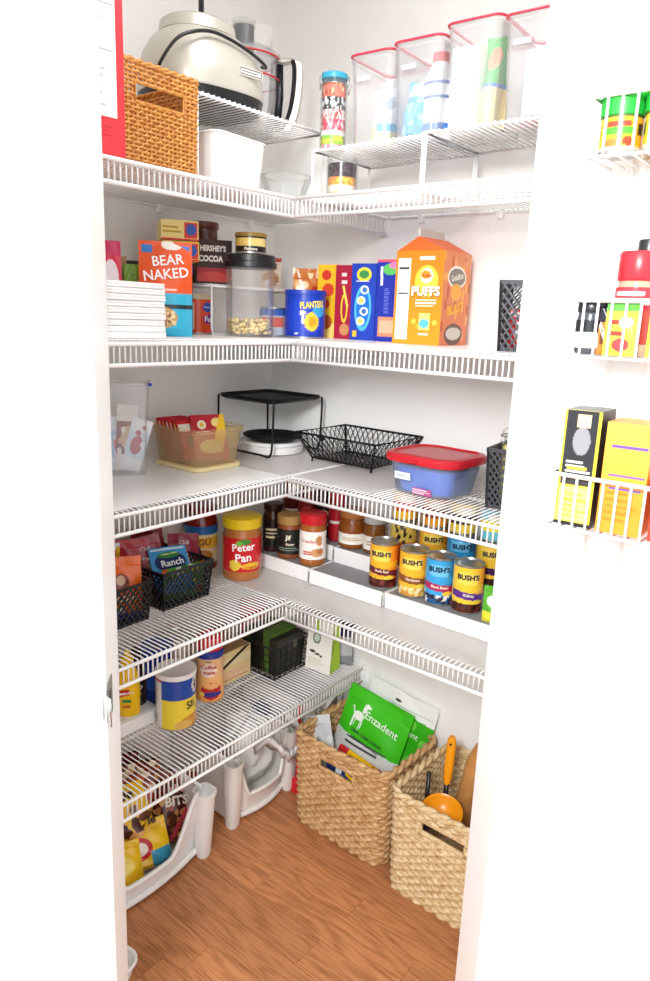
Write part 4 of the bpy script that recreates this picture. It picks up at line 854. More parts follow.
# small cans stacked on the rear row, seen through the shelf lip
tops = [('#f0c22e', '#d8482a'), ('#c8242e', '#f4e4c0'), ('#e8a02a', '#8a2a1a'), ('#f2d24a', '#3a2a20'), ('#3a2420', '#e8c87a'), ('#6fc4d8', '#f2e04a'), ('#b04a9a', '#f0d0e0')]
for i, (a, b_) in enumerate([tops[k] for k in (0, 2, 3, 5)]):
    cx = [.582, .676, .760, .846][i]
    can('short_can', ['golden tin stacked on the striped can', 'amber tin stacked on the rear yellow-orange bean can', 'yellow and brown tin stacked on the rear blue can', 'aqua and yellow tin stacked on the end bean can'][i], 'can', (cx, -.075), z2+.1206, .034, .085, a, lambda p, b_=b_: (p.band(.3, .65, b_), p.ell(.5, .75, .1, .14, '#f6f0e0')), rot=math.radians(38), group='short tins stacked on the rear bean cans')
jar('seasoning_jar', 'dark jar with black label at the end of the corner riser', (.185, -.178, 0), z1, .030, .145, '#3a1a10', '#2c1a14', lambda p: (p.rect(0, 0, 1, 1, '#1c1a18'), p.lines(.38, .3, .62, .7, 3, '#d8c8a0')), lab=(.1, .7), lidh=.020)
jar('peanut_butter_jar', 'brown peanut butter jar with tan lid and black label', (.262, -.188, 0), z1, .037, .128, '#8a4a24', '#b08a4e', lambda p: (p.rect(0, 0, 1, 1, '#1e2220'), p.lines(.36, .12, .64, .3, 2, '#8a9a8a')), [('Jif', .019, -.004, .066, '#efe6cc', dict(bold=.03)), ('Butter', .0095, .002, .046, '#e6dcc0', dict(bold=.03))], lab=(.12, .70), lidh=.026, neck=.9)
jar('peanut_butter_jar', 'peanut butter jar with red lid and white label with peanuts', (.350, -.187, 0), z1, .0375, .150, '#a5602c', '#c81e28', lambda p: (p.rect(0, 0, 1, 1, '#f3efe8'), p.ell(.58, .68, .045, .18, '#c98a58'), p.ell(.56, .25, .085, .15, '#d29a68'), p.ell(.60, .30, .05, .1, '#c07a48'), p.lines(.38, .15, .5, .32, 2, '#c83a30')), [('Crunchy', .0125, -.015, .074, '#b8321e', dict(bold=.02))], lab=(.14, .68), lidh=.030, neck=.93)
for i, (cx, cy, r_, h_, ct, ld, l_, fn, tx) in enumerate([
        (.166, -.070, .030, .150, '#5a1c14', '#8a2420', 'dark red jar at the back of the corner riser', lambda p: (p.rect(0, 0, 1, 1, '#5a1a1a'), p.lines(.35, .3, .65, .7, 2, '#e8d8c8')), None),
        (.228, -.070, .030, .165, '#6a2c1a', '#9a5a34', 'red-brown sauce jar behind the tan-lidded peanut butter', lambda p: (p.rect(0, 0, 1, 1, '#7a1e1c'), p.ell(.5, .5, .12, .3, '#b83a30')), None),
        (.285, -.066, .0235, .150, '#2a1410', '#241410', 'slim dark bottle with an oval cream label at rear', lambda p: (p.rect(0, 0, 1, 1, '#1c1210'), p.ell(.5, .5, .15, .36, '#d8c89a'), p.ell(.5, .5, .12, .28, '#3a2a1c')), None),
        (.376, -.0, .0, 0, '', '', '', None, None)]):
    if r_: jar('sauce_jar', l_, (cx, cy, 0), z2, r_, h_, ct, ld, fn, [(tx, .011, 0, h_*.42, '#f0e6d8', dict(bold=.03))] if tx else (), lab=(.12, .66), lidh=.02)
jar('red_jam_jar', 'glossy red jar with red lid behind the brown mustard jar', (.338, -.062, 0), z2, .0265, .150, '#a01822', '#c01c2c', lambda p: (p.rect(0, 0, 1, 1, '#b01a28'), p.lines(.36, .35, .64, .65, 1, '#f4e8e0')), (), lab=(.2, .6), lidh=.022)
jar('mustard_jar', 'squat brown jar with white label and copper lid', (.452, -.150+.055, 0), z2, .0, .0, '#000000', '#000000') if False else None
jar('relish_jar', 'squat brown jar with white label and copper coloured lid', (.408, -.078, 0), z2, .0400, .112, '#8a4a18', '#b0713a', lambda p: (p.rect(0, 0, 1, 1, '#f1ede4'), p.lines(.38, .3, .62, .7, 2, '#c8b89a')), lab=(.14, .42), lidh=.022, neck=.88)
jar('pickle_jar', 'small brown jar with silver lid and white label', (.484, -.075, 0), z2, .0315, .105, '#7a4a22', '#b8bab8', lambda p: (p.rect(0, 0, 1, 1, '#ece8de'), p.lines(.38, .3, .62, .7, 2, '#a89878')), lab=(.12, .5), lidh=.018, neck=.9)
packet('green_packet', 'narrow green and yellow packet standing at the end of the riser', 'packet', (.922, -.203, z1), (0, 0, math.radians(20)), .045, .088, .02, '#58b02e', lambda p: (p.rect(0, 0, 1, .3, '#e8dc3a'), p.ell(.5, .6, .3, .15, '#f2f6e8')), seed=61)
can('mixed_can', 'mixed vegetable tin with yellow and red print at the back of riser end', 'can', (.940, -.074), z2, .036, .118, '#e8b83a', lambda p: (p.band(.3, .6, '#b83a6a'), p.ell(.5, .75, .1, .14, '#f6f0e0')))

# ================================================================== LOWEST SHELF
rs = thing('can_riser', 'low white riser under the yellow mustard bottle', 'riser shelf', (.045, -.86, ZE), 0, 'white stepped can risers')
obj('step', MB().box(.0, 0, .030, .165, .235, .036).box(.161, 0, 0, .165, .235, .030).box(0, 0, 0, .004, .235, .030).box(0, .231, 0, .165, .235, .030), WPL, rs, bevel=.001)
obj('step_mat', MB().box(.006, .006, .036, .158, .229, .0375), WPL, rs)
zr = ZE+.038
mb = thing('mustard_bottle', 'yellow squeeze mustard bottle with red label on the low riser', 'bottle', (.178, -.700, zr), math.radians(46))
def ovr(spec, n=32):
    return [[(a*math.cos(2*PI*k/n), b_*math.sin(2*PI*k/n), z) for k in range(n)] for z, a, b_ in spec]
YEL = mat('mustard_yellow', '#f2c40e', .3)
obj('body', MB().loft(ovr([(0, .026, .018), (.004, .030, .021), (.06, .031, .022), (.10, .029, .021), (.125, .022, .018), (.134, .015, .015), (.142, .0145, .0145)])), YEL, mb, auto=True)
obj('cap', MB().lathe([(.016, .142), (.017, .144), (.016, .158), (.008, .163), (.004, .182), (0, .183)], 20), YEL, mb, auto=True)
pl = pbox('label_flag', .044, .0008, .016, '#c8202a', mb, f=lambda p: (p.lines(.1, .25, .9, .75, 1, '#f8e8e0')), z0=.060, y0=-.0225); pl.rotation_euler = (0, math.radians(-12), 0)
pbox('label_mark', .022, .0008, .008, '#3a8a3a', mb, z0=.042, y0=-.0228); pbox('label_mark', .018, .0008, .007, '#c8601e', mb, z0=.027, y0=-.0228)
text(mb, "French's", .0105, 0, .0685, '#ffffff', y=.0232, bold=.02, rot=12)
bb = thing('syrup_bottle', 'dark bottle with black label beside the mustard bottle', 'bottle', (.150, -.652, zr), math.radians(50))
obj('body', MB().lathe([(.022, 0), (.025, .003), (.025, .075), (.020, .10), (.010, .125), (.010, .14), (0, .14)], 28), mat('dark_syrup', '#1c1614', .15), bb, auto=True)
obj('cap', MB().lathe([(.012, .14), (.012, .157), (0, .158)], 18), BLACK, bb, auto=True)
text(bb, 'MO', .0150, .004, .055, '#e8e0d0', r=.0252, bold=.03); text(bb, 'FOO', .010, .004, .036, '#c8b070', r=.0252)
ys = thing('yellow_box', 'yellow and white box at the end of low riser by mustard', 'box', (.145, -.790, zr), math.radians(50))
pbox('carton', .06, .05, .13, '#f4c21c', ys, f=lambda p: (p.rect(0, 0, 1, .4, '#f2f2ee'), p.rect(.3, .1, .7, .3, '#2a2a2a')), r=lambda p: (p.rect(0, 0, 1, .4, '#f2f2ee'), p.lines(.1, .45, .9, .9, 5, '#d89a1a')))
def fStax(p):
    p.rect(0, 0, 1, 1, '#f2d83a'); p.rect(0, .58, 1, 1, '#1d4aa8'); p.rect(.12, 0, .40, .9, '#eceef2'); p.lines(.15, .3, .37, .85, 12, '#a8aab4', 3); p.rect(.16, .06, .33, .22, '#4a4a52'); p.rect(.12, .9, .4, 1, '#d86aa8'); p.ell(.66, .1, .12, .14, '#d89a3a'); p.ell(.58, .06, .08, .1, '#e6b860'); p.ell(.70, .80, .035, .16, '#f6f2e8'); p.ell(.70, .80, .02, .1, '#2a2a3a')
cn = can('chip_canister', 'fat potato canister with white lid, blue top and yellow front', 'canister', (.246, -.600), ZE, .052, .150, '#f2d83a', fStax, [('Sli', .030, .047, .066, '#1c2030', dict(bold=.02, rot=6))], lid=('#f1eeea', .010), rot=math.radians(44))
cf = thing('creamer_bottle', 'peach coffee creamer bottle with red cap and cup picture', 'bottle', (.215, -.455, ZE), math.radians(44))
def fCM(p): p.grad(0, 0, 1, 1, '#f0a24a', '#f4c896', True); p.ell(.5, .70, .10, .14, '#f7e8d8'); p.ell(.53, .27, .12, .18, '#b8262e'); p.ell(.53, .38, .10, .06, '#f0b070'); p.ell(.53, .20, .13, .05, '#2a2f86'); p.rect(0, 0, 1, .06, '#d8781e'); p.ell(.42, .2, .03, .05, '#f4d060'); p.rect(0, .93, 1, 1, '#2a3f9a')
pcyl('body', [(.034, .0), (.040, .004), (.040, .05), (.0375, .085), (.038, .12), (.038, .140)], '#f4b878', cf, fCM)
obj('shoulder', MB().lathe([(.038, .140), (.034, .148), (.030, .150), (0, .150)], 32), ink('#2a3f9a'), cf, auto=True)
obj('cap', MB().lathe([(.033, .150), (.036, .152), (.036, .186), (.033, .190), (0, .190)], 32), RED, cf, auto=True)
obj('base', MB().lathe([(0, .0005), (.034, .0005)], 32), YEL, cf)
text(cf, 'Coffee', .0160, 0, .107, '#c0242c', r=.0386, bold=.02); text(cf, 'mate', .0165, .002, .091, '#c0242c', r=.0386, bold=.02); text(cf, 'Nestle', .0065, 0, .124, '#2a2f86', r=.0386, bold=.02)
obj('cap_top', MB().lathe([(.02, .190), (.018, .194), (0, .194)], 20), RED, cf, auto=True)
can('blue_tub', 'blue round tub hidden behind the potato canister', 'can', (.125, -.565), ZE, .042, .165, '#1c3fa0', lambda p: p.band(.3, .7, '#2f62c8'), lid=('#1c3a9a', .012))
can('white_tin', 'pale grey tin behind the creamer under the shelf above', 'can', (.080, -.460), ZE, .040, .15, '#d8d4cc', lambda p: p.band(.4, .7, '#c8c0b0'))
ob = thing('open_box', 'open cardboard box with printed side and lifted flap', 'box', (.148, -.340, ZE), math.radians(90))
pbox('carton', .120, .105, .098, '#ecd49a', ob, f=lambda p: (p.rect(0, .55, 1, .8, '#f4e6b8'), p.tilt(.5, .78, 1.2, .10, 24, '#1c1a1a'), p.lines(.1, .15, .9, .4, 3, '#e8b0a0'), p.rect(.1, .1, .9, .14, '#d88a80')), l=lambda p: p.lines(.2, .2, .8, .8, 4, '#d8b878'))
KR = mat('kraft_brown', '#9a7650', .7)
obj('flap', MB().box(-.060, .050, .098, .060, .0525, .140), KR, ob, rot=(math.radians(0), 0, 0)); obj('side_flap', MB().box(-.0615, -.05, .097, -.0600, .05, .135), mat('grey_flap', '#b8b4ae', .6), ob)
obj('tray_inside', MB().box(-.056, -.049, .0983, .056, .049, .0990), KR, ob)
wb5 = thing('wire_crate', 'black wire crate filled with dark green tea boxes', 'basket', (.212, -.196, ZE), 0)
wirebasket(wb5, .150, .140, .100, .008, .022, .0022, zig=False, feet=False)
for i in range(5):
    hh = [.118, .122, .118, .135, .112][i]
    carton('tea_box', ['dark green tea box in the black wire crate', 'black tea box in the black wire crate', 'dark tea box at the near side of the black wire crate', 'olive green tea box with pale round badge standing tall in the wire crate', 'charcoal tea box at the crate corner'][i], 'box',
           ([.160, .187, .214, .241, .268][i], -.196, ZE+.0065), .118, .0255, hh, ['#2c3a26', '#1c1c1c', '#22221f', '#4a6a2c', '#2a2826'][i], math.radians(90), f=lambda p, i=i: (p.rect(.1, .55, .9, .9, ['#38492e', '#2c2c2c', '#2e2c28', '#5c7c34', '#363430'][i]), p.ell(.7, .72, .1, .1, '#cfd8b8' if i == 3 else '#6a6a5a')), group='tea boxes in the wire crate')
can('red_can', 'glossy red tin behind the tea crate in the corner', 'can', (.078, -.150), ZE, .042, .155, '#b81a2e', lambda p: (p.band(.35, .6, '#d84a5a'), p.ell(.5, .7, .1, .12, '#f0c8c8')), lid=('#c01c34', .012))
pb = thing('paper_bag', 'white coffee bag with lime green side and round emblem', 'bag', (.336, -.102, ZE), math.radians(8))
def fPB(p): p.rect(0, 0, 1, 1, '#efece4'); p.rect(.28, .55, .48, 1, '#a8c83a'); p.ell(.38, .66, .16, .11, '#4a5a52'); p.ell(.38, .66, .12, .08, '#c8d8c0'); p.ell(.25, .38, .13, .025, '#3a3026'); p.ell(.45, .34, .12, .02, '#3a3026'); p.ell(.6, .31, .06, .02, '#3a3026'); p.lines(.1, .08, .85, .26, 4, '#ddd8c8', 2)
H5 = .158
U, V = uv(50, 70); p = Paint(U, V, '#efece4', .6); fPB(p); bw_, bd_ = .088, .06
yy = -bd_/2*(1-.55*V**1.5); P1 = (np.stack([(U-.5)*bw_, yy, V*H5], -1), p.C)
U2, V2 = uv(24, 60); p2 = Paint(U2, V2, '#a6cc2a'); p2.dots(0, 0, 1, 1, 10, .2, .08, ['#b4d63a', '#9abf20'], 2); hwid = bd_/2*(1-.55*V2**1.5)
fold = -.010*np.sin(PI*U2)*V2
P2 = (np.stack([bw_/2+fold, (2*U2-1)*hwid, V2*H5], -1), p2.C); P3 = (np.stack([-bw_/2-fold, -(2*U2-1)*hwid, V2*H5], -1), p2.C)
P4 = (np.stack([-(U-.5)*bw_, -yy, V*H5], -1), p.C)
gridmesh('bag', [P1, P2, P4, P3], CARD, pb, True)
obj('folded_top', MB().box(-bw_/2, -.0145, H5-.002, bw_/2, .0145, H5+.012), ink('#efece4'), pb, bevel=.003)
pbg = packet('silver_pouch', 'grey pouch with amber print behind the coffee bag', 'packet', (.352, -.036, ZE), math.radians(10), .085, .135, .04, '#b8bcc0', lambda p: (p.rect(0, .7, 1, 1, '#22304a'), p.ell(.4, .6, .25, .08, '#e0a030'), p.rect(0, 0, 1, .25, '#8a8e92')), seed=71)

# ================================================================== FLOOR
def bin_(label, loc, W, D, H, mt, low=.075, rot=90, e0=.30, pw=1.3):
    """stacking bin: low bowed front between two flared corner posts (front = -Y local)"""
    t = thing('stacking_bin', label, 'bin', loc, math.radians(rot), 'white stacking bins under the lowest shelf')
    m = MB(); th = .004; n = 56; pts = []
    for k in range(n+1):
        s = k/n; x = -W/2 + W*s; bow = .030*(1-(2*s-1)**2); e = abs(2*s-1)
        zt_ = low + (H-low)*(lambda q: q*q*(3-2*q))(min(1, max(0, (e-e0)/(.9-e0)))); pts.append((x, -D/2-bow, zt_))
    v = []
    for x, y, z in pts: v += [(x*.95, y*.95+.012, .012), (x, y, z), (x, y+th, z), (x*.95, y*.95+.012+th, .012)]
    f = []
    for k in range(n):
        for a in range(4): f.append((4*k+a, 4*k+(a+1) % 4, 4*k+4+(a+1) % 4, 4*k+4+a))
    m.add(v, f); obj('front_panel', m, mt, t, auto=True)
    obj('front_rim', MB().tube([(x, y-.002, z) for x, y, z in pts if abs(x) < W/2*.9], .0065, 8), mt, t, smooth=True)
    obj('front_skirt', MB().tube([(x*.96, y*.97+.006, .016) for x, y, z in pts], .009, 8), mt, t, smooth=True)
    obj('base', MB().prism(rrect(W*.94, D*.92, .02), .010, .014), mt, t)
    obj('back_panel', MB().loft([ring(W*.95, th, .0019, .012, 2, 0, D/2-.014), ring(W, th, .0019, H, 2, 0, D/2)]), mt, t)
    for s in (-1, 1):
        obj('side_panel', MB().add([(s*W/2*.95, -D/2*.95, .012), (s*W/2*.95, D/2*.95, .012), (s*W/2, D/2, H), (s*W/2, -D/2, H), (s*(W/2*.95-th), -D/2*.95, .012), (s*(W/2*.95-th), D/2*.95, .012), (s*(W/2-th), D/2, H), (s*(W/2-th), -D/2, H)],
            [(0, 1, 2, 3), (7, 6, 5, 4), (0, 3, 7, 4), (1, 5, 6, 2), (3, 2, 6, 7), (0, 4, 5, 1)]), mt, t)
        obj('side_rim', MB().tube([(s*W/2, -D/2, H), (s*W/2, D/2, H)], .005, 8), mt, t, smooth=True)
        cx, cy = s*(W/2-.004), -D/2-.012
        obj('corner_post', MB().loft([ring(.034, .034, .014, 0, 4, cx*.985, cy+.004), ring(.040, .040, .016, .01, 4, cx*.985, cy+.003), ring(.052, .056, .02, H-.012, 4, cx, cy), ring(.058, .062, .022, H-.010, 4, cx, cy), ring(.058, .062, .022, H, 4, cx, cy), ring(.048, .052, .018, H, 4, cx, cy), ring(.044, .048, .016, H-.03, 4, cx, cy)], (True, True)), mt, t, auto=True)
    return t
bin_('bright white stacking bin full of chocolate candy bags', (.160, -.752, 0), .40, .27, .205, WPL)
BING = mat('shaded_bin_plastic', '#e9e6e1', .4)  # white bin plastic with the shade under the shelf put into its colour
b2 = bin_('white stacking bin with shade in its colour and plastic bag hanging over its front', (.140, -.305, 0), .250, .26, .215, BING, low=.085, e0=.50)
# plastic carrier bags in bin
BAGW = clear('carrier_bag_film', '#ffffff', haze=.85, hazec='#f4f4f3', gloss=.06)
def blob(name, label, cat, loc, s, mt, seed, amp=.25, group=None, rot=0, parent=None):
    t = thing(name, label, cat, loc, rot, group)
    r = np.random.default_rng(seed); ph = r.uniform(0, 6, 6); N, Mm = 40, 24; V = []; F = []
    for i in range(Mm+1):
        th_ = PI*i/Mm
        for k in range(N):
            q = 2*PI*k/N
            d = 1 + amp*(.5*math.sin(3*q+ph[0]+2*th_)*math.sin(2*th_+ph[1]) + .3*math.sin(7*q+ph[2]+4*th_) * math.sin(th_) + .25*math.sin(11*th_+5*q+ph[3])*math.sin(th_))
            V.append((s[0]*d*math.sin(th_)*math.cos(q), s[1]*d*math.sin(th_)*math.sin(q), s[2]+s[2]*d*math.cos(th_)))
    for i in range(Mm):
        for k in range(N): F.append((i*N+k, i*N+(k+1) % N, (i+1)*N+(k+1) % N, (i+1)*N+k))
    return t, MB().add(V, F)
t, m = blob('carrier_bag', 'crumpled white carrier bag drooping from the shade-tinted white bin', 'plastic bag', (.175, -.262, .030), (.085, .078, .112), BAGW, 4)
obj('bag', m, BAGW, t, smooth=True)
hl = MB(); pts = smoothpath([(.085, -.055, .165), (.125, -.050, .205), (.152, -.035, .195), (.164, -.010, .165), (.166, .015, .145), (.165, .045, .150), (.160, .062, .175), (.140, .068, .215), (.10, .060, .225)], 6)
hl.loft([[(p.x, p.y, p.z-.020-.005*math.sin(i*.9)), (p.x+.008, p.y, p.z+.002+.004*math.sin(i*2.1)), (p.x, p.y, p.z+.020+.004*math.sin(i*1.3)), (p.x-.005, p.y, p.z)] for i, p in enumerate(pts)])
obj('bag_handle', hl, BAGW, t, smooth=True)
t, m = blob('navy_bundle', 'small navy blue bundle on the carrier bag', 'bundle', (.175, -.205, .215), (.028, .024, .026), BLACK, 8)
obj('cloth', m, mat('navy_cloth', '#1c2456', .7), t, smooth=True); obj('knot', MB().lathe([(0, .048), (.008, .05), (.006, .062), (0, .064)], 12), MATS['navy_cloth'], t, smooth=True)
to = thing('grey_tote', 'pale grey ribbed tote with curved white handle in the corner', 'bin', (.184, -.083, 0), math.radians(90))
obj('body', MB().loft([ring(.125, .28, .02, 0), ring(.138, .315, .022, .30), ring(.133, .31, .02, .30), ring(.12, .275, .018, .006)]), mat('grey_tote_plastic', '#cfcbc6', .45), to, auto=True)
for k in range(6): obj('rib', MB().tube([(-.055+.022*k, -.143, .02), (-.06+.024*k, -.158, .285)], .0035, 6), MATS['grey_tote_plastic'], to, smooth=True)
obj('handle', MB().tube(smoothpath([(-.02, -.160, .24), (-.018, -.176, .285), (.0, -.184, .315), (.03, -.184, .322), (.05, -.176, .30), (.056, -.162, .25)], 5), .007, 8), WPL, to, smooth=True)
rs_ = thing('red_handle_broom', 'thin red broom handle stub between the bin and grey tote', 'broom', (.318, -.184, 0), 0)
obj('handle', MB().lathe([(.006, .05), (.006, .31), (.0045, .315), (0, .316)], 14), RED, rs_, auto=True); obj('brush_head', MB().loft([ring(.05, .010, .003, 0), ring(.05, .010, .003, .04), ring(.02, .010, .003, .055)]), RED, rs_, auto=True)
# candy bags in the white bin
def fTol(p): p.rect(0, .72, 1, 1, '#f2c818'); p.dots(.1, .2, .9, .65, 16, .11, .08, ['#4a2616', '#6a3a20', '#e0a860'], 6); p.rect(0, 0, 1, .14, '#e8b818')
packet('candy_bag', 'yellow chocolate chip bag with dark lettering in the white bin', 'snack bag', (.222, -.728, .055), (math.radians(-24), math.radians(-14), math.radians(62)), .150, .180, .055, '#efc01c', fTol, [('Nestle', .036, -.002, .158, '#1c1410', dict(bold=.03, y=.020))], seed=81, wob=.004)
def fTol2(p): p.ell(.35, .45, .3, .25, '#c41e2c'); p.ell(.35, .45, .2, .15, '#f4e8e0'); p.rect(.6, 0, 1, .35, '#3a9ac0'); p.rect(.2, .75, .9, .95, '#e8b418')
packet('candy_bag', 'yellow bag with red and white emblem and blue corner in white bin', 'snack bag', (.268, -.712, .036), (math.radians(-30), math.radians(-8), math.radians(62)), .125, .115, .045, '#f2c41c', fTol2, seed=82, wob=.004, texts=[('le', .030, .03, .115, '#241810', dict(bold=.03, y=.016))])
def fBit(p): p.dots(0, 0, 1, .55, 50, .07, .05, ['#8a4a22', '#c98a4a', '#5a2a16', '#b3402a', '#e0b070'], 6); p.tilt(.5, .62, 1.1, .16, -14, '#5a1a14'); p.rect(0, .85, 1, 1, '#7a2a1a'); p.tilt(.7, .3, .12, .6, -20, '#d84a5a')
packet('candy_bag', 'brown toffee bits bag leaning on the post of the white bin', 'snack bag', (.228, -.620, .040), (math.radians(-22), math.radians(14), math.radians(56)), .110, .185, .045, '#4a1c12', fBit, seed=83, wob=.004, texts=[('BITS', .034, 0, .110, '#f4e8d8', dict(bold=.04, rot=14, y=.024)), ('alle', .030, -.004, .142, '#e8b8b0', dict(bold=.03, rot=14, y=.021))])
packet('candy_bag', 'crumpled red-brown candy bag behind the toffee bits', 'snack bag', (.150, -.650, .04), (math.radians(-12), math.radians(-6), math.radians(56)), .15, .20, .06, '#7a3018', lambda p: p.dots(0, 0, 1, 1, 40, .09, .06, ['#b3402a', '#d8a050', '#4a1a10', '#c86a3a', '#f0d8b0'], 9), seed=84, wob=.006)
packet('candy_bag', 'golden caramel candy bag with blue stripe at the back of white bin', 'snack bag', (.105, -.775, .03), (math.radians(-10), 0, math.radians(62)), .15, .225, .06, '#e8a828', lambda p: (p.rect(0, .75, .25, 1, '#1c3f9a'), p.dots(.2, .2, 1, 1, 20, .1, .06, ['#f6d86a', '#c87a1c', '#8a3a1a'], 9)), seed=85, wob=.005)
packet('candy_bag', 'maroon chocolate bag beside the golden caramel bag', 'snack bag', (.090, -.685, .03), (math.radians(-10), 0, math.radians(60)), .13, .225, .05, '#6a1a20', lambda p: p.dots(.0, .3, 1, 1, 14, .1, .06, ['#8a2a2c', '#4a1014', '#c8a070'], 4), seed=86, wob=.005)
packet('candy_bag', 'small plain yellow candy bag low at the front of white bin', 'snack bag', (.280, -.795, .030), (math.radians(-30), 0, math.radians(70)), .10, .11, .035, '#f0c21c', lambda p: p.ell(.5, .5, .3, .2, '#f6dc6a'), seed=87, wob=.004)

# wicker baskets
SEA = mat('seagrass_strand', '#d6b284', .6, bump=(55, .45), var='#b08350', spec=.3)
SEAL = mat('pale_seagrass_strand', '#e2cda6', .6, bump=(55, .45), var='#c3a06c', spec=.3)
s1 = thing('wicker_basket', 'brown seagrass basket filled with green dog chew bags', 'basket', (.545, -.149, 0), math.radians(-1))
woven(s1, .325, .262, .285, 27, .019, .0062, .0048, SEA, .004, cr=.035, taper=.95, hole=(.062, .215, .252), holes_on=(0, 2), flat=.85)
s2 = thing('wicker_basket', 'pale seagrass basket holding the yellow sieve and rolling pin', 'basket', (.905, -.172, 0), math.radians(-1))
woven(s2, .320, .285, .285, 27, .019, .0062, .0048, SEAL, .004, cr=.035, taper=.95, hole=(.062, .215, .252), holes_on=(0, 2), flat=.85)
def fDog(p):
    p.rect(0, 0, 1, .5, '#d9dbd9'); p.tilt(.5, .78, 1.4, .66, -4, '#3fc01e'); p.rect(0, .97, 1, 1, '#3fb81c')
    p.ell(.42, .08, .30, .24, '#7cc85a'); p.ell(.42, .06, .24, .18, '#dfe6dc'); p.lines(.2, .36, .85, .48, 2, '#4a4c50', 4)
    # dog silhouette
    W0 = '#f4f8f2'; p.ell(.27, .70, .085, .05, W0); p.ell(.33, .79, .03, .04, W0); p.ell(.35, .84, .04, .025, W0); p.ell(.385, .835, .03, .015, W0); p.rect(.19, .56, .21, .70, W0); p.rect(.23, .58, .245, .70, W0); p.rect(.31, .55, .325, .70, W0); p.rect(.335, .58, .35, .72, W0); p.tilt(.17, .74, .02, .1, 30, W0)
packet('dog_chew_bag', 'green and silver dog chew bag with white dog at the front of basket', 'pet food bag', (.500, -.130, .105), (math.radians(-17), math.radians(8), math.radians(2)), .225, .265, .05, '#3fc01e', fDog,
       [('Enzadent', .033, .030, .196, '#eaf8e2', dict(bold=.012, rot=-6, y=.018)), ('ORAL CARE CHEWS', .0125, .0, .140, '#33353a', dict(bold=.02, rot=-5, y=.025)), ('POULTRY-FLAVORED', .0105, .002, .121, '#33353a', dict(bold=.02, rot=-5, y=.027))], seed=91, wob=.003)
def fDog2(p): p.rect(0, .82, 1, 1, '#eef0ee'); p.tilt(.5, .86, 1.4, .10, -5, '#eef0ee'); p.ell(.45, .9, .05, .012, '#2a2a2a'); p.dots(.2, .3, 1, .75, 10, .06, .05, ['#6fd04a', '#2f9a18'], 3); p.tilt(.42, .78, .06, .16, 40, '#cfd4ce')
packet('dog_chew_bag', 'second green dog chew bag with white top leaning on the wall', 'pet food bag', (.555, -.064, .105), (math.radians(-9), math.radians(7), math.radians(2)), .235, .285, .035, '#37ad1c', fDog2, [('Enzadent', .026, .035, .185, '#d8f2c8', dict(bold=.012, rot=-6, y=.015))], seed=92, wob=.003)
packet('silver_packet', 'small clear and silver packet at the side of the dog chew basket', 'packet', (.432, -.190, .12), (math.radians(-10), math.radians(-12), math.radians(30)), .08, .185, .012, '#cfd3d6', lambda p: p.dots(0, 0, 1, 1, 8, .12, .06, ['#e4e8ea', '#b0b6ba'], 3), seed=93)
packet('yellow_snack_bag', 'yellow and red bag lying in the front of the dog chew basket', 'snack bag', (.540, -.215, .150), (math.radians(-40), math.radians(6), math.radians(-4)), .18, .085, .05, '#f0bc12', lambda p: (p.rect(.7, 0, 1, 1, '#b81c2a'), p.rect(0, .6, .2, 1, '#c8242e'), p.dots(.1, 0, .7, .4, 6, .06, .1, ['#f6d85a', '#2a3a8a'], 4)), seed=94)
packet('navy_snack_bag', 'small navy and white packet showing through the basket handle slot', 'packet', (.505, -.225, .135), (math.radians(-15), 0, math.radians(2)), .10, .10, .02, '#22306a', lambda p: p.dots(0, 0, 1, 1, 10, .12, .12, ['#e8eef4', '#4a6ac0', '#e8c23a'], 4), seed=95)
# utensils in the second basket
ORG = mat('amber_plastic', '#f09a12', .3)
sv = thing('sieve', 'amber-handled sieve with wide amber bowl in pale basket', 'sieve', (.830, -.188, .10), (math.radians(-6), math.radians(0), math.radians(10)))
obj('bowl', MB().lathe([(.0, -.030), (.025, -.026), (.043, -.012), (.050, .006), (.054, .008), (.052, .010), (.046, .006), (.040, -.010), (.023, -.022), (0, -.026)], 36), ORG, sv, auto=True, rot=(math.radians(22), math.radians(6), 0), loc=(.014, -.062, .125))
obj('grip', MB().loft([[(x*wd, y*.008, z) for x, y in [(math.cos(a), math.sin(a)) for a in np.linspace(0, 2*PI, 16, False)]] for z, wd in ((.172, .006), (.182, .011), (.22, .0125), (.27, .0125), (.295, .012), (.306, .007))]), ORG, sv, auto=True)
obj('neck', MB().tube([(.004, -.012, .125), (0, 0, .15), (0, 0, .178)], .0075, 8), BLACK, sv, smooth=True)
obj('hang_hole', MB().lathe([(.0, 0), (.0035, 0), (.0035, .0184), (0, .0184)], 12).xf(Matrix.Rotation(math.radians(90), 4, 'X')), BLACK, sv, loc=(0, .0092, .286))
bs = thing('black_ladle', 'black ladle with grey bowl in front of the sieve', 'ladle', (.802, -.226, .085), (0, 0, math.radians(10)))
obj('bowl', MB().lathe([(0, .0), (.018, .005), (.030, .020), (.033, .033), (.031, .033), (.026, .020), (.016, .008), (0, .004)], 32), mat('dark_steel', '#4a4a4e', .3, .7), bs, auto=True, loc=(.008, -.022, .10), rot=(math.radians(28), 0, 0))
obj('handle', MB().tube([(.0, -.004, .128), (-.004, .012, .16), (-.006, .020, .225)], .006, 8), BLACK, bs, smooth=True)
PIN = mat('maple_wood', '#d29a5c', .45, bump=(30, .1), var='#bd8044')
rp = thing('rolling_pin', 'brown wooden rolling pin leaning in the pale basket', 'rolling pin', (.832, -.104, .07), (math.radians(-3), math.radians(9), 0))
obj('roller', MB().lathe([(.02, .0), (.028, .01), (.029, .24), (.024, .27), (.017, .300)], 32), PIN, rp, auto=True)
obj('handle', MB().lathe([(.012, .300), (.014, .315), (.015, .335), (.009, .35), (0, .352)], 24), PIN, rp, auto=True)
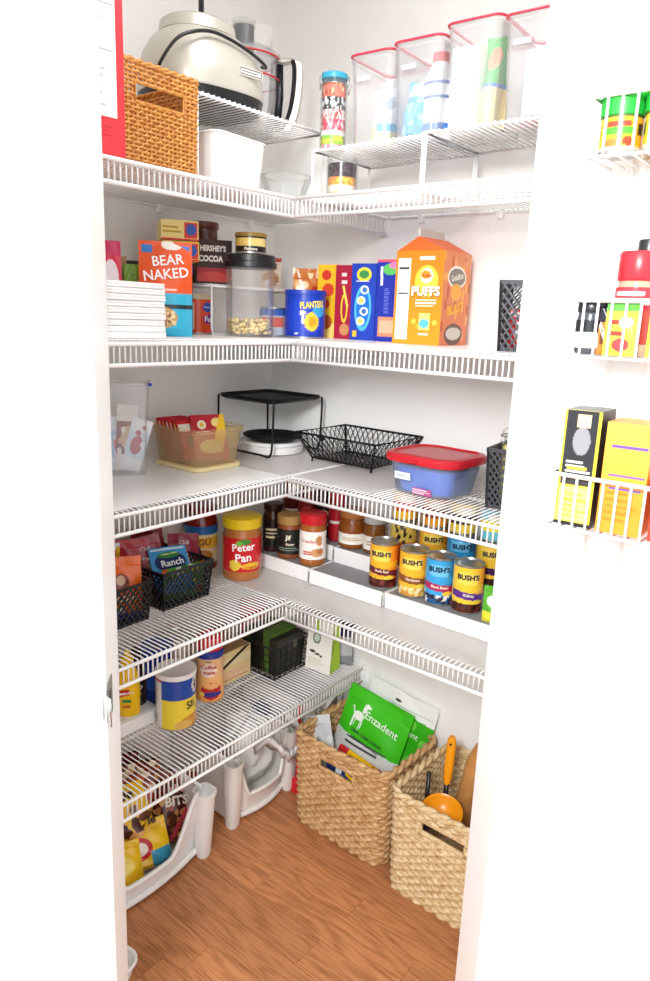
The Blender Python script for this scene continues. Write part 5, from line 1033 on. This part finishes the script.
# small white foot of another bin beside the jamb
db = thing('white_tray', 'corner of low white plastic tray on floor beside the door jamb', 'tray', (.415, -.965, 0), math.radians(10))
obj('body', MB().loft([ring(.13, .11, .03, 0), ring(.145, .125, .034, .035), ring(.139, .119, .031, .035), ring(.122, .102, .026, .004)]), WPL, db, auto=True)
obj('rim', MB().tube(ring(.147, .127, .035, .035), .004, 6, closed=True), WPL, db, smooth=True)

# ================================================================== DOOR RACK
dr = thing('door_rack', 'white wire rack of three baskets hung on the open door', 'wire rack', (0, HY, 0), 0)
X0, X1, YF = HX+.070, HX+.49, -.090
fr = MB()
for x in (X0+.026, X0+.075, X1-.075, X1-.026): fr.tube([(x, -.006, 1.15), (x, -.006, 2.028)], .0022, 6)
fr.tube([(X0+.026, -.006, 1.15), (X1-.026, -.006, 1.15)], .0022, 6)
obj('back_frame', fr, WIRE, dr, smooth=True)
for x in (X0+.05, X1-.05): obj('door_hook', MB().box(x-.01, -.008, 1.98, x+.01, -.002, 2.036).box(x-.01, -.008, 2.032, x+.01, .040, 2.036), WIRE, dr)
shel = [(1.205, .070), (1.425, .068), (1.655, .066)]
for zb, hh in shel:
    bk = MB(); n = int((X1-X0)/.0165)
    for k in range(n+1):
        x = X0 + (X1-X0)*k/n; bk.tube([(x, -.010, zb), (x, YF, zb), (x, YF, zb+hh)], .0017, 5)
    o = obj('basket_wires', bk, WIRE, dr, smooth=True); o['kind'] = 'stuff'
    for z, rr in ((zb+hh, .0030), (zb, .0022)):
        obj('basket_rail', MB().tube([(X0, -.010, z), (X0, YF, z), (X1, YF, z), (X1, -.010, z)], rr, 7), WIRE, dr, smooth=True)
def DRC(x, y): return (x, HY+y)
zz = 1.205+.0035
bk_ = carton('baking_box', 'tall black and yellow box with a picture on the lower door rack', 'box', (*DRC(X0+.028, -.052), zz), .046, .064, .150, '#26272b', math.radians(4),
       f=lambda p: (p.rect(0, 0, 1, .36, '#e9d23c'), p.rect(0, 0, .06, 1, '#d8c63a'), p.rect(.92, 0, 1, 1, '#d8c63a'), p.rect(.06, .04, .92, .34, '#f2e27a'), p.lines(.1, .06, .88, .30, 5, '#e6cf3a'), p.ell(.52, .74, .24, .12, '#8a8a8e'), p.rect(.36, .86, .72, .97, '#e8c79a'), p.lines(.15, .46, .9, .58, 3, '#dcdcd8', 3), p.rect(.2, .50, .75, .525, '#e9c93c'), p.rect(.06, .36, .92, .44, '#3a3a3a'), p.rect(0, 0, 1, .03, '#1c1c20')), t=lambda p: (p.rect(.05, 0, .95, .1, '#d8c63a'), p.rect(.05, .15, .95, .9, '#6a6a66')), r=lambda p: p.rect(0, 0, 1, 1, '#2e2826'))
bk_ = carton('baking_box', 'orange-yellow box beside the black and yellow one on door rack', 'box', (*DRC(X0+.086, -.050), zz), .054, .062, .140, '#f0922a', math.radians(3),
       f=lambda p: (p.grad(0, .2, 1, 1, '#f08a24', '#f6bc4a', True), p.rect(.15, .78, .95, .80, '#6a4a9a'), p.rect(.15, .52, .95, .54, '#6a4a9a'), p.lines(.2, .56, .9, .76, 6, '#eda03a', 2), p.lines(.15, .1, .9, .4, 5, '#e07a1c', 3), p.rect(.2, .40, .9, .42, '#5a4aa8')))
carton('baking_box', 'red box next to the orange one on the lower door rack', 'box', (*DRC(X0+.148, -.050), zz), .05, .062, .08, '#d8402a', math.radians(3), f=lambda p: p.lines(.1, .1, .9, .9, 5, '#f2b07a'))
zz = 1.425+.0035
def spice(name, label, x, y, r, h, body, lidc, lidh, fn=None, texts=(), z=zz):
    return jar(name, label, (*DRC(x, y), 0), z, r, h, body, lidc, fn, texts, lab=(.12, .66), lidh=lidh, cat='jar', group='jars on the door rack', neck=.92, rot=math.radians(8))
spice('spice_tin', 'black spice tin at the end of the middle door rack', X0+.0185, -.068, .0165, .062, '#4a5056', '#202428', .012, lambda p: (p.rect(0, .55, 1, 1, '#1c2226'), p.rect(0, 0, 1, .55, '#e8ecee')))
spice('spice_tin', 'black and grey spice tin second on the middle door rack', X0+.0185, -.030, .0165, .062, '#e8ecee', '#2a3036', .012, lambda p: (p.rect(0, .55, 1, 1, '#3a444c'), p.rect(0, 0, 1, .55, '#f2f4f4')))
spice('spice_jar', 'clear spice jar with wide black cap at the back of middle door rack', X0+.062, -.0165, .0130, .140, '#d8d8d4', '#1c1e20', .034, lambda p: (p.rect(0, 0, 1, 1, '#eef0ee')))
spice('spice_jar', 'red-capped spice jar with red and white label on middle door rack', X0+.066, -.058, .0235, .122, '#b89a80', '#d0222e', .034, lambda p: (p.rect(0, .6, 1, 1, '#c8303a'), p.lines(.35, .65, .65, .95, 2, '#f4e4e0'), p.rect(0, 0, 1, .6, '#a83a30')))
packet('seasoning_sachet', 'dark and amber sachet in the middle door rack', 'packet', (*DRC(X0+.041, -.074), zz), (0, 0, math.radians(6)), .026, .066, .008, '#c8762a', lambda p: (p.rect(0, .6, 1, 1, '#1c1a2a'), p.rect(.3, .2, .7, .5, '#6a3a1a')), seed=101)
packet('seasoning_sachet', 'lime and yellow sachet with red fruit in the middle door rack', 'packet', (*DRC(X0+.114, -.078), zz), (0, 0, math.radians(4)), .044, .068, .008, '#b8d83a', lambda p: (p.rect(0, .8, 1, 1, '#d84a3a'), p.tilt(.5, .6, .9, .2, 14, '#f4f2e0'), p.ell(.4, .25, .15, .14, '#e04a3a'), p.ell(.75, .3, .12, .12, '#e86a2a'), p.ell(.6, .5, .2, .08, '#3a8ac8')), seed=102)
packet('seasoning_sachet', 'yellow sachet with green print beside the lime one', 'packet', (*DRC(X0+.064, -.0860), zz), (0, 0, math.radians(3)), .040, .066, .003, '#f0cf3a', lambda p: (p.rect(0, .8, 1, 1, '#58a83a'), p.lines(.15, .3, .85, .7, 2, '#c8342a', 3), p.ell(.5, .2, .25, .12, '#d83a3a'), p.ell(.6, .6, .2, .1, '#f8f4ea')), seed=103, wob=.0005)
zz = 1.655+.0035
def fgc(p): p.rect(0, 0, 1, 1, '#f4b62a'); p.rect(0, .62, 1, .68, '#3a3a20'); p.ell(.5, .5, .10, .07, '#c8402a'); p.rect(.36, .30, .62, .46, '#4fae34'); p.ell(.45, .13, .07, .1, '#d87a34'); p.ell(.58, .16, .05, .09, '#b8401e'); p.rect(0, 0, 1, .06, '#e8dcc8'); p.rect(.66, .3, .74, .5, '#3a3a2a'); p.rect(.26, .25, .32, .5, '#3a6a2a'); p.rect(0, .68, 1, 1, '#28b03c')
for i, (x, y) in enumerate([(X0+.026, -.063), (X0+.077, -.063)]):
    can('green_lid_can', ['yellow spice can with tall green cap at the end of upper door rack', 'second yellow spice can with green cap on the upper door rack'][i], 'can', DRC(x, y), zz, .0235, .064, '#f4b62a', fgc, (), rot=math.radians(12), lid=('#25ad3a', .022), group='green-capped spice cans on the door')
spice('spice_jar', 'glass jar with brown metal lid at the back of upper door rack', X0+.060, -.020, .018, .088, '#cbb894', '#5a4038', .014, lambda p: p.rect(0, 0, 1, 1, '#e8dcc4'), z=zz)
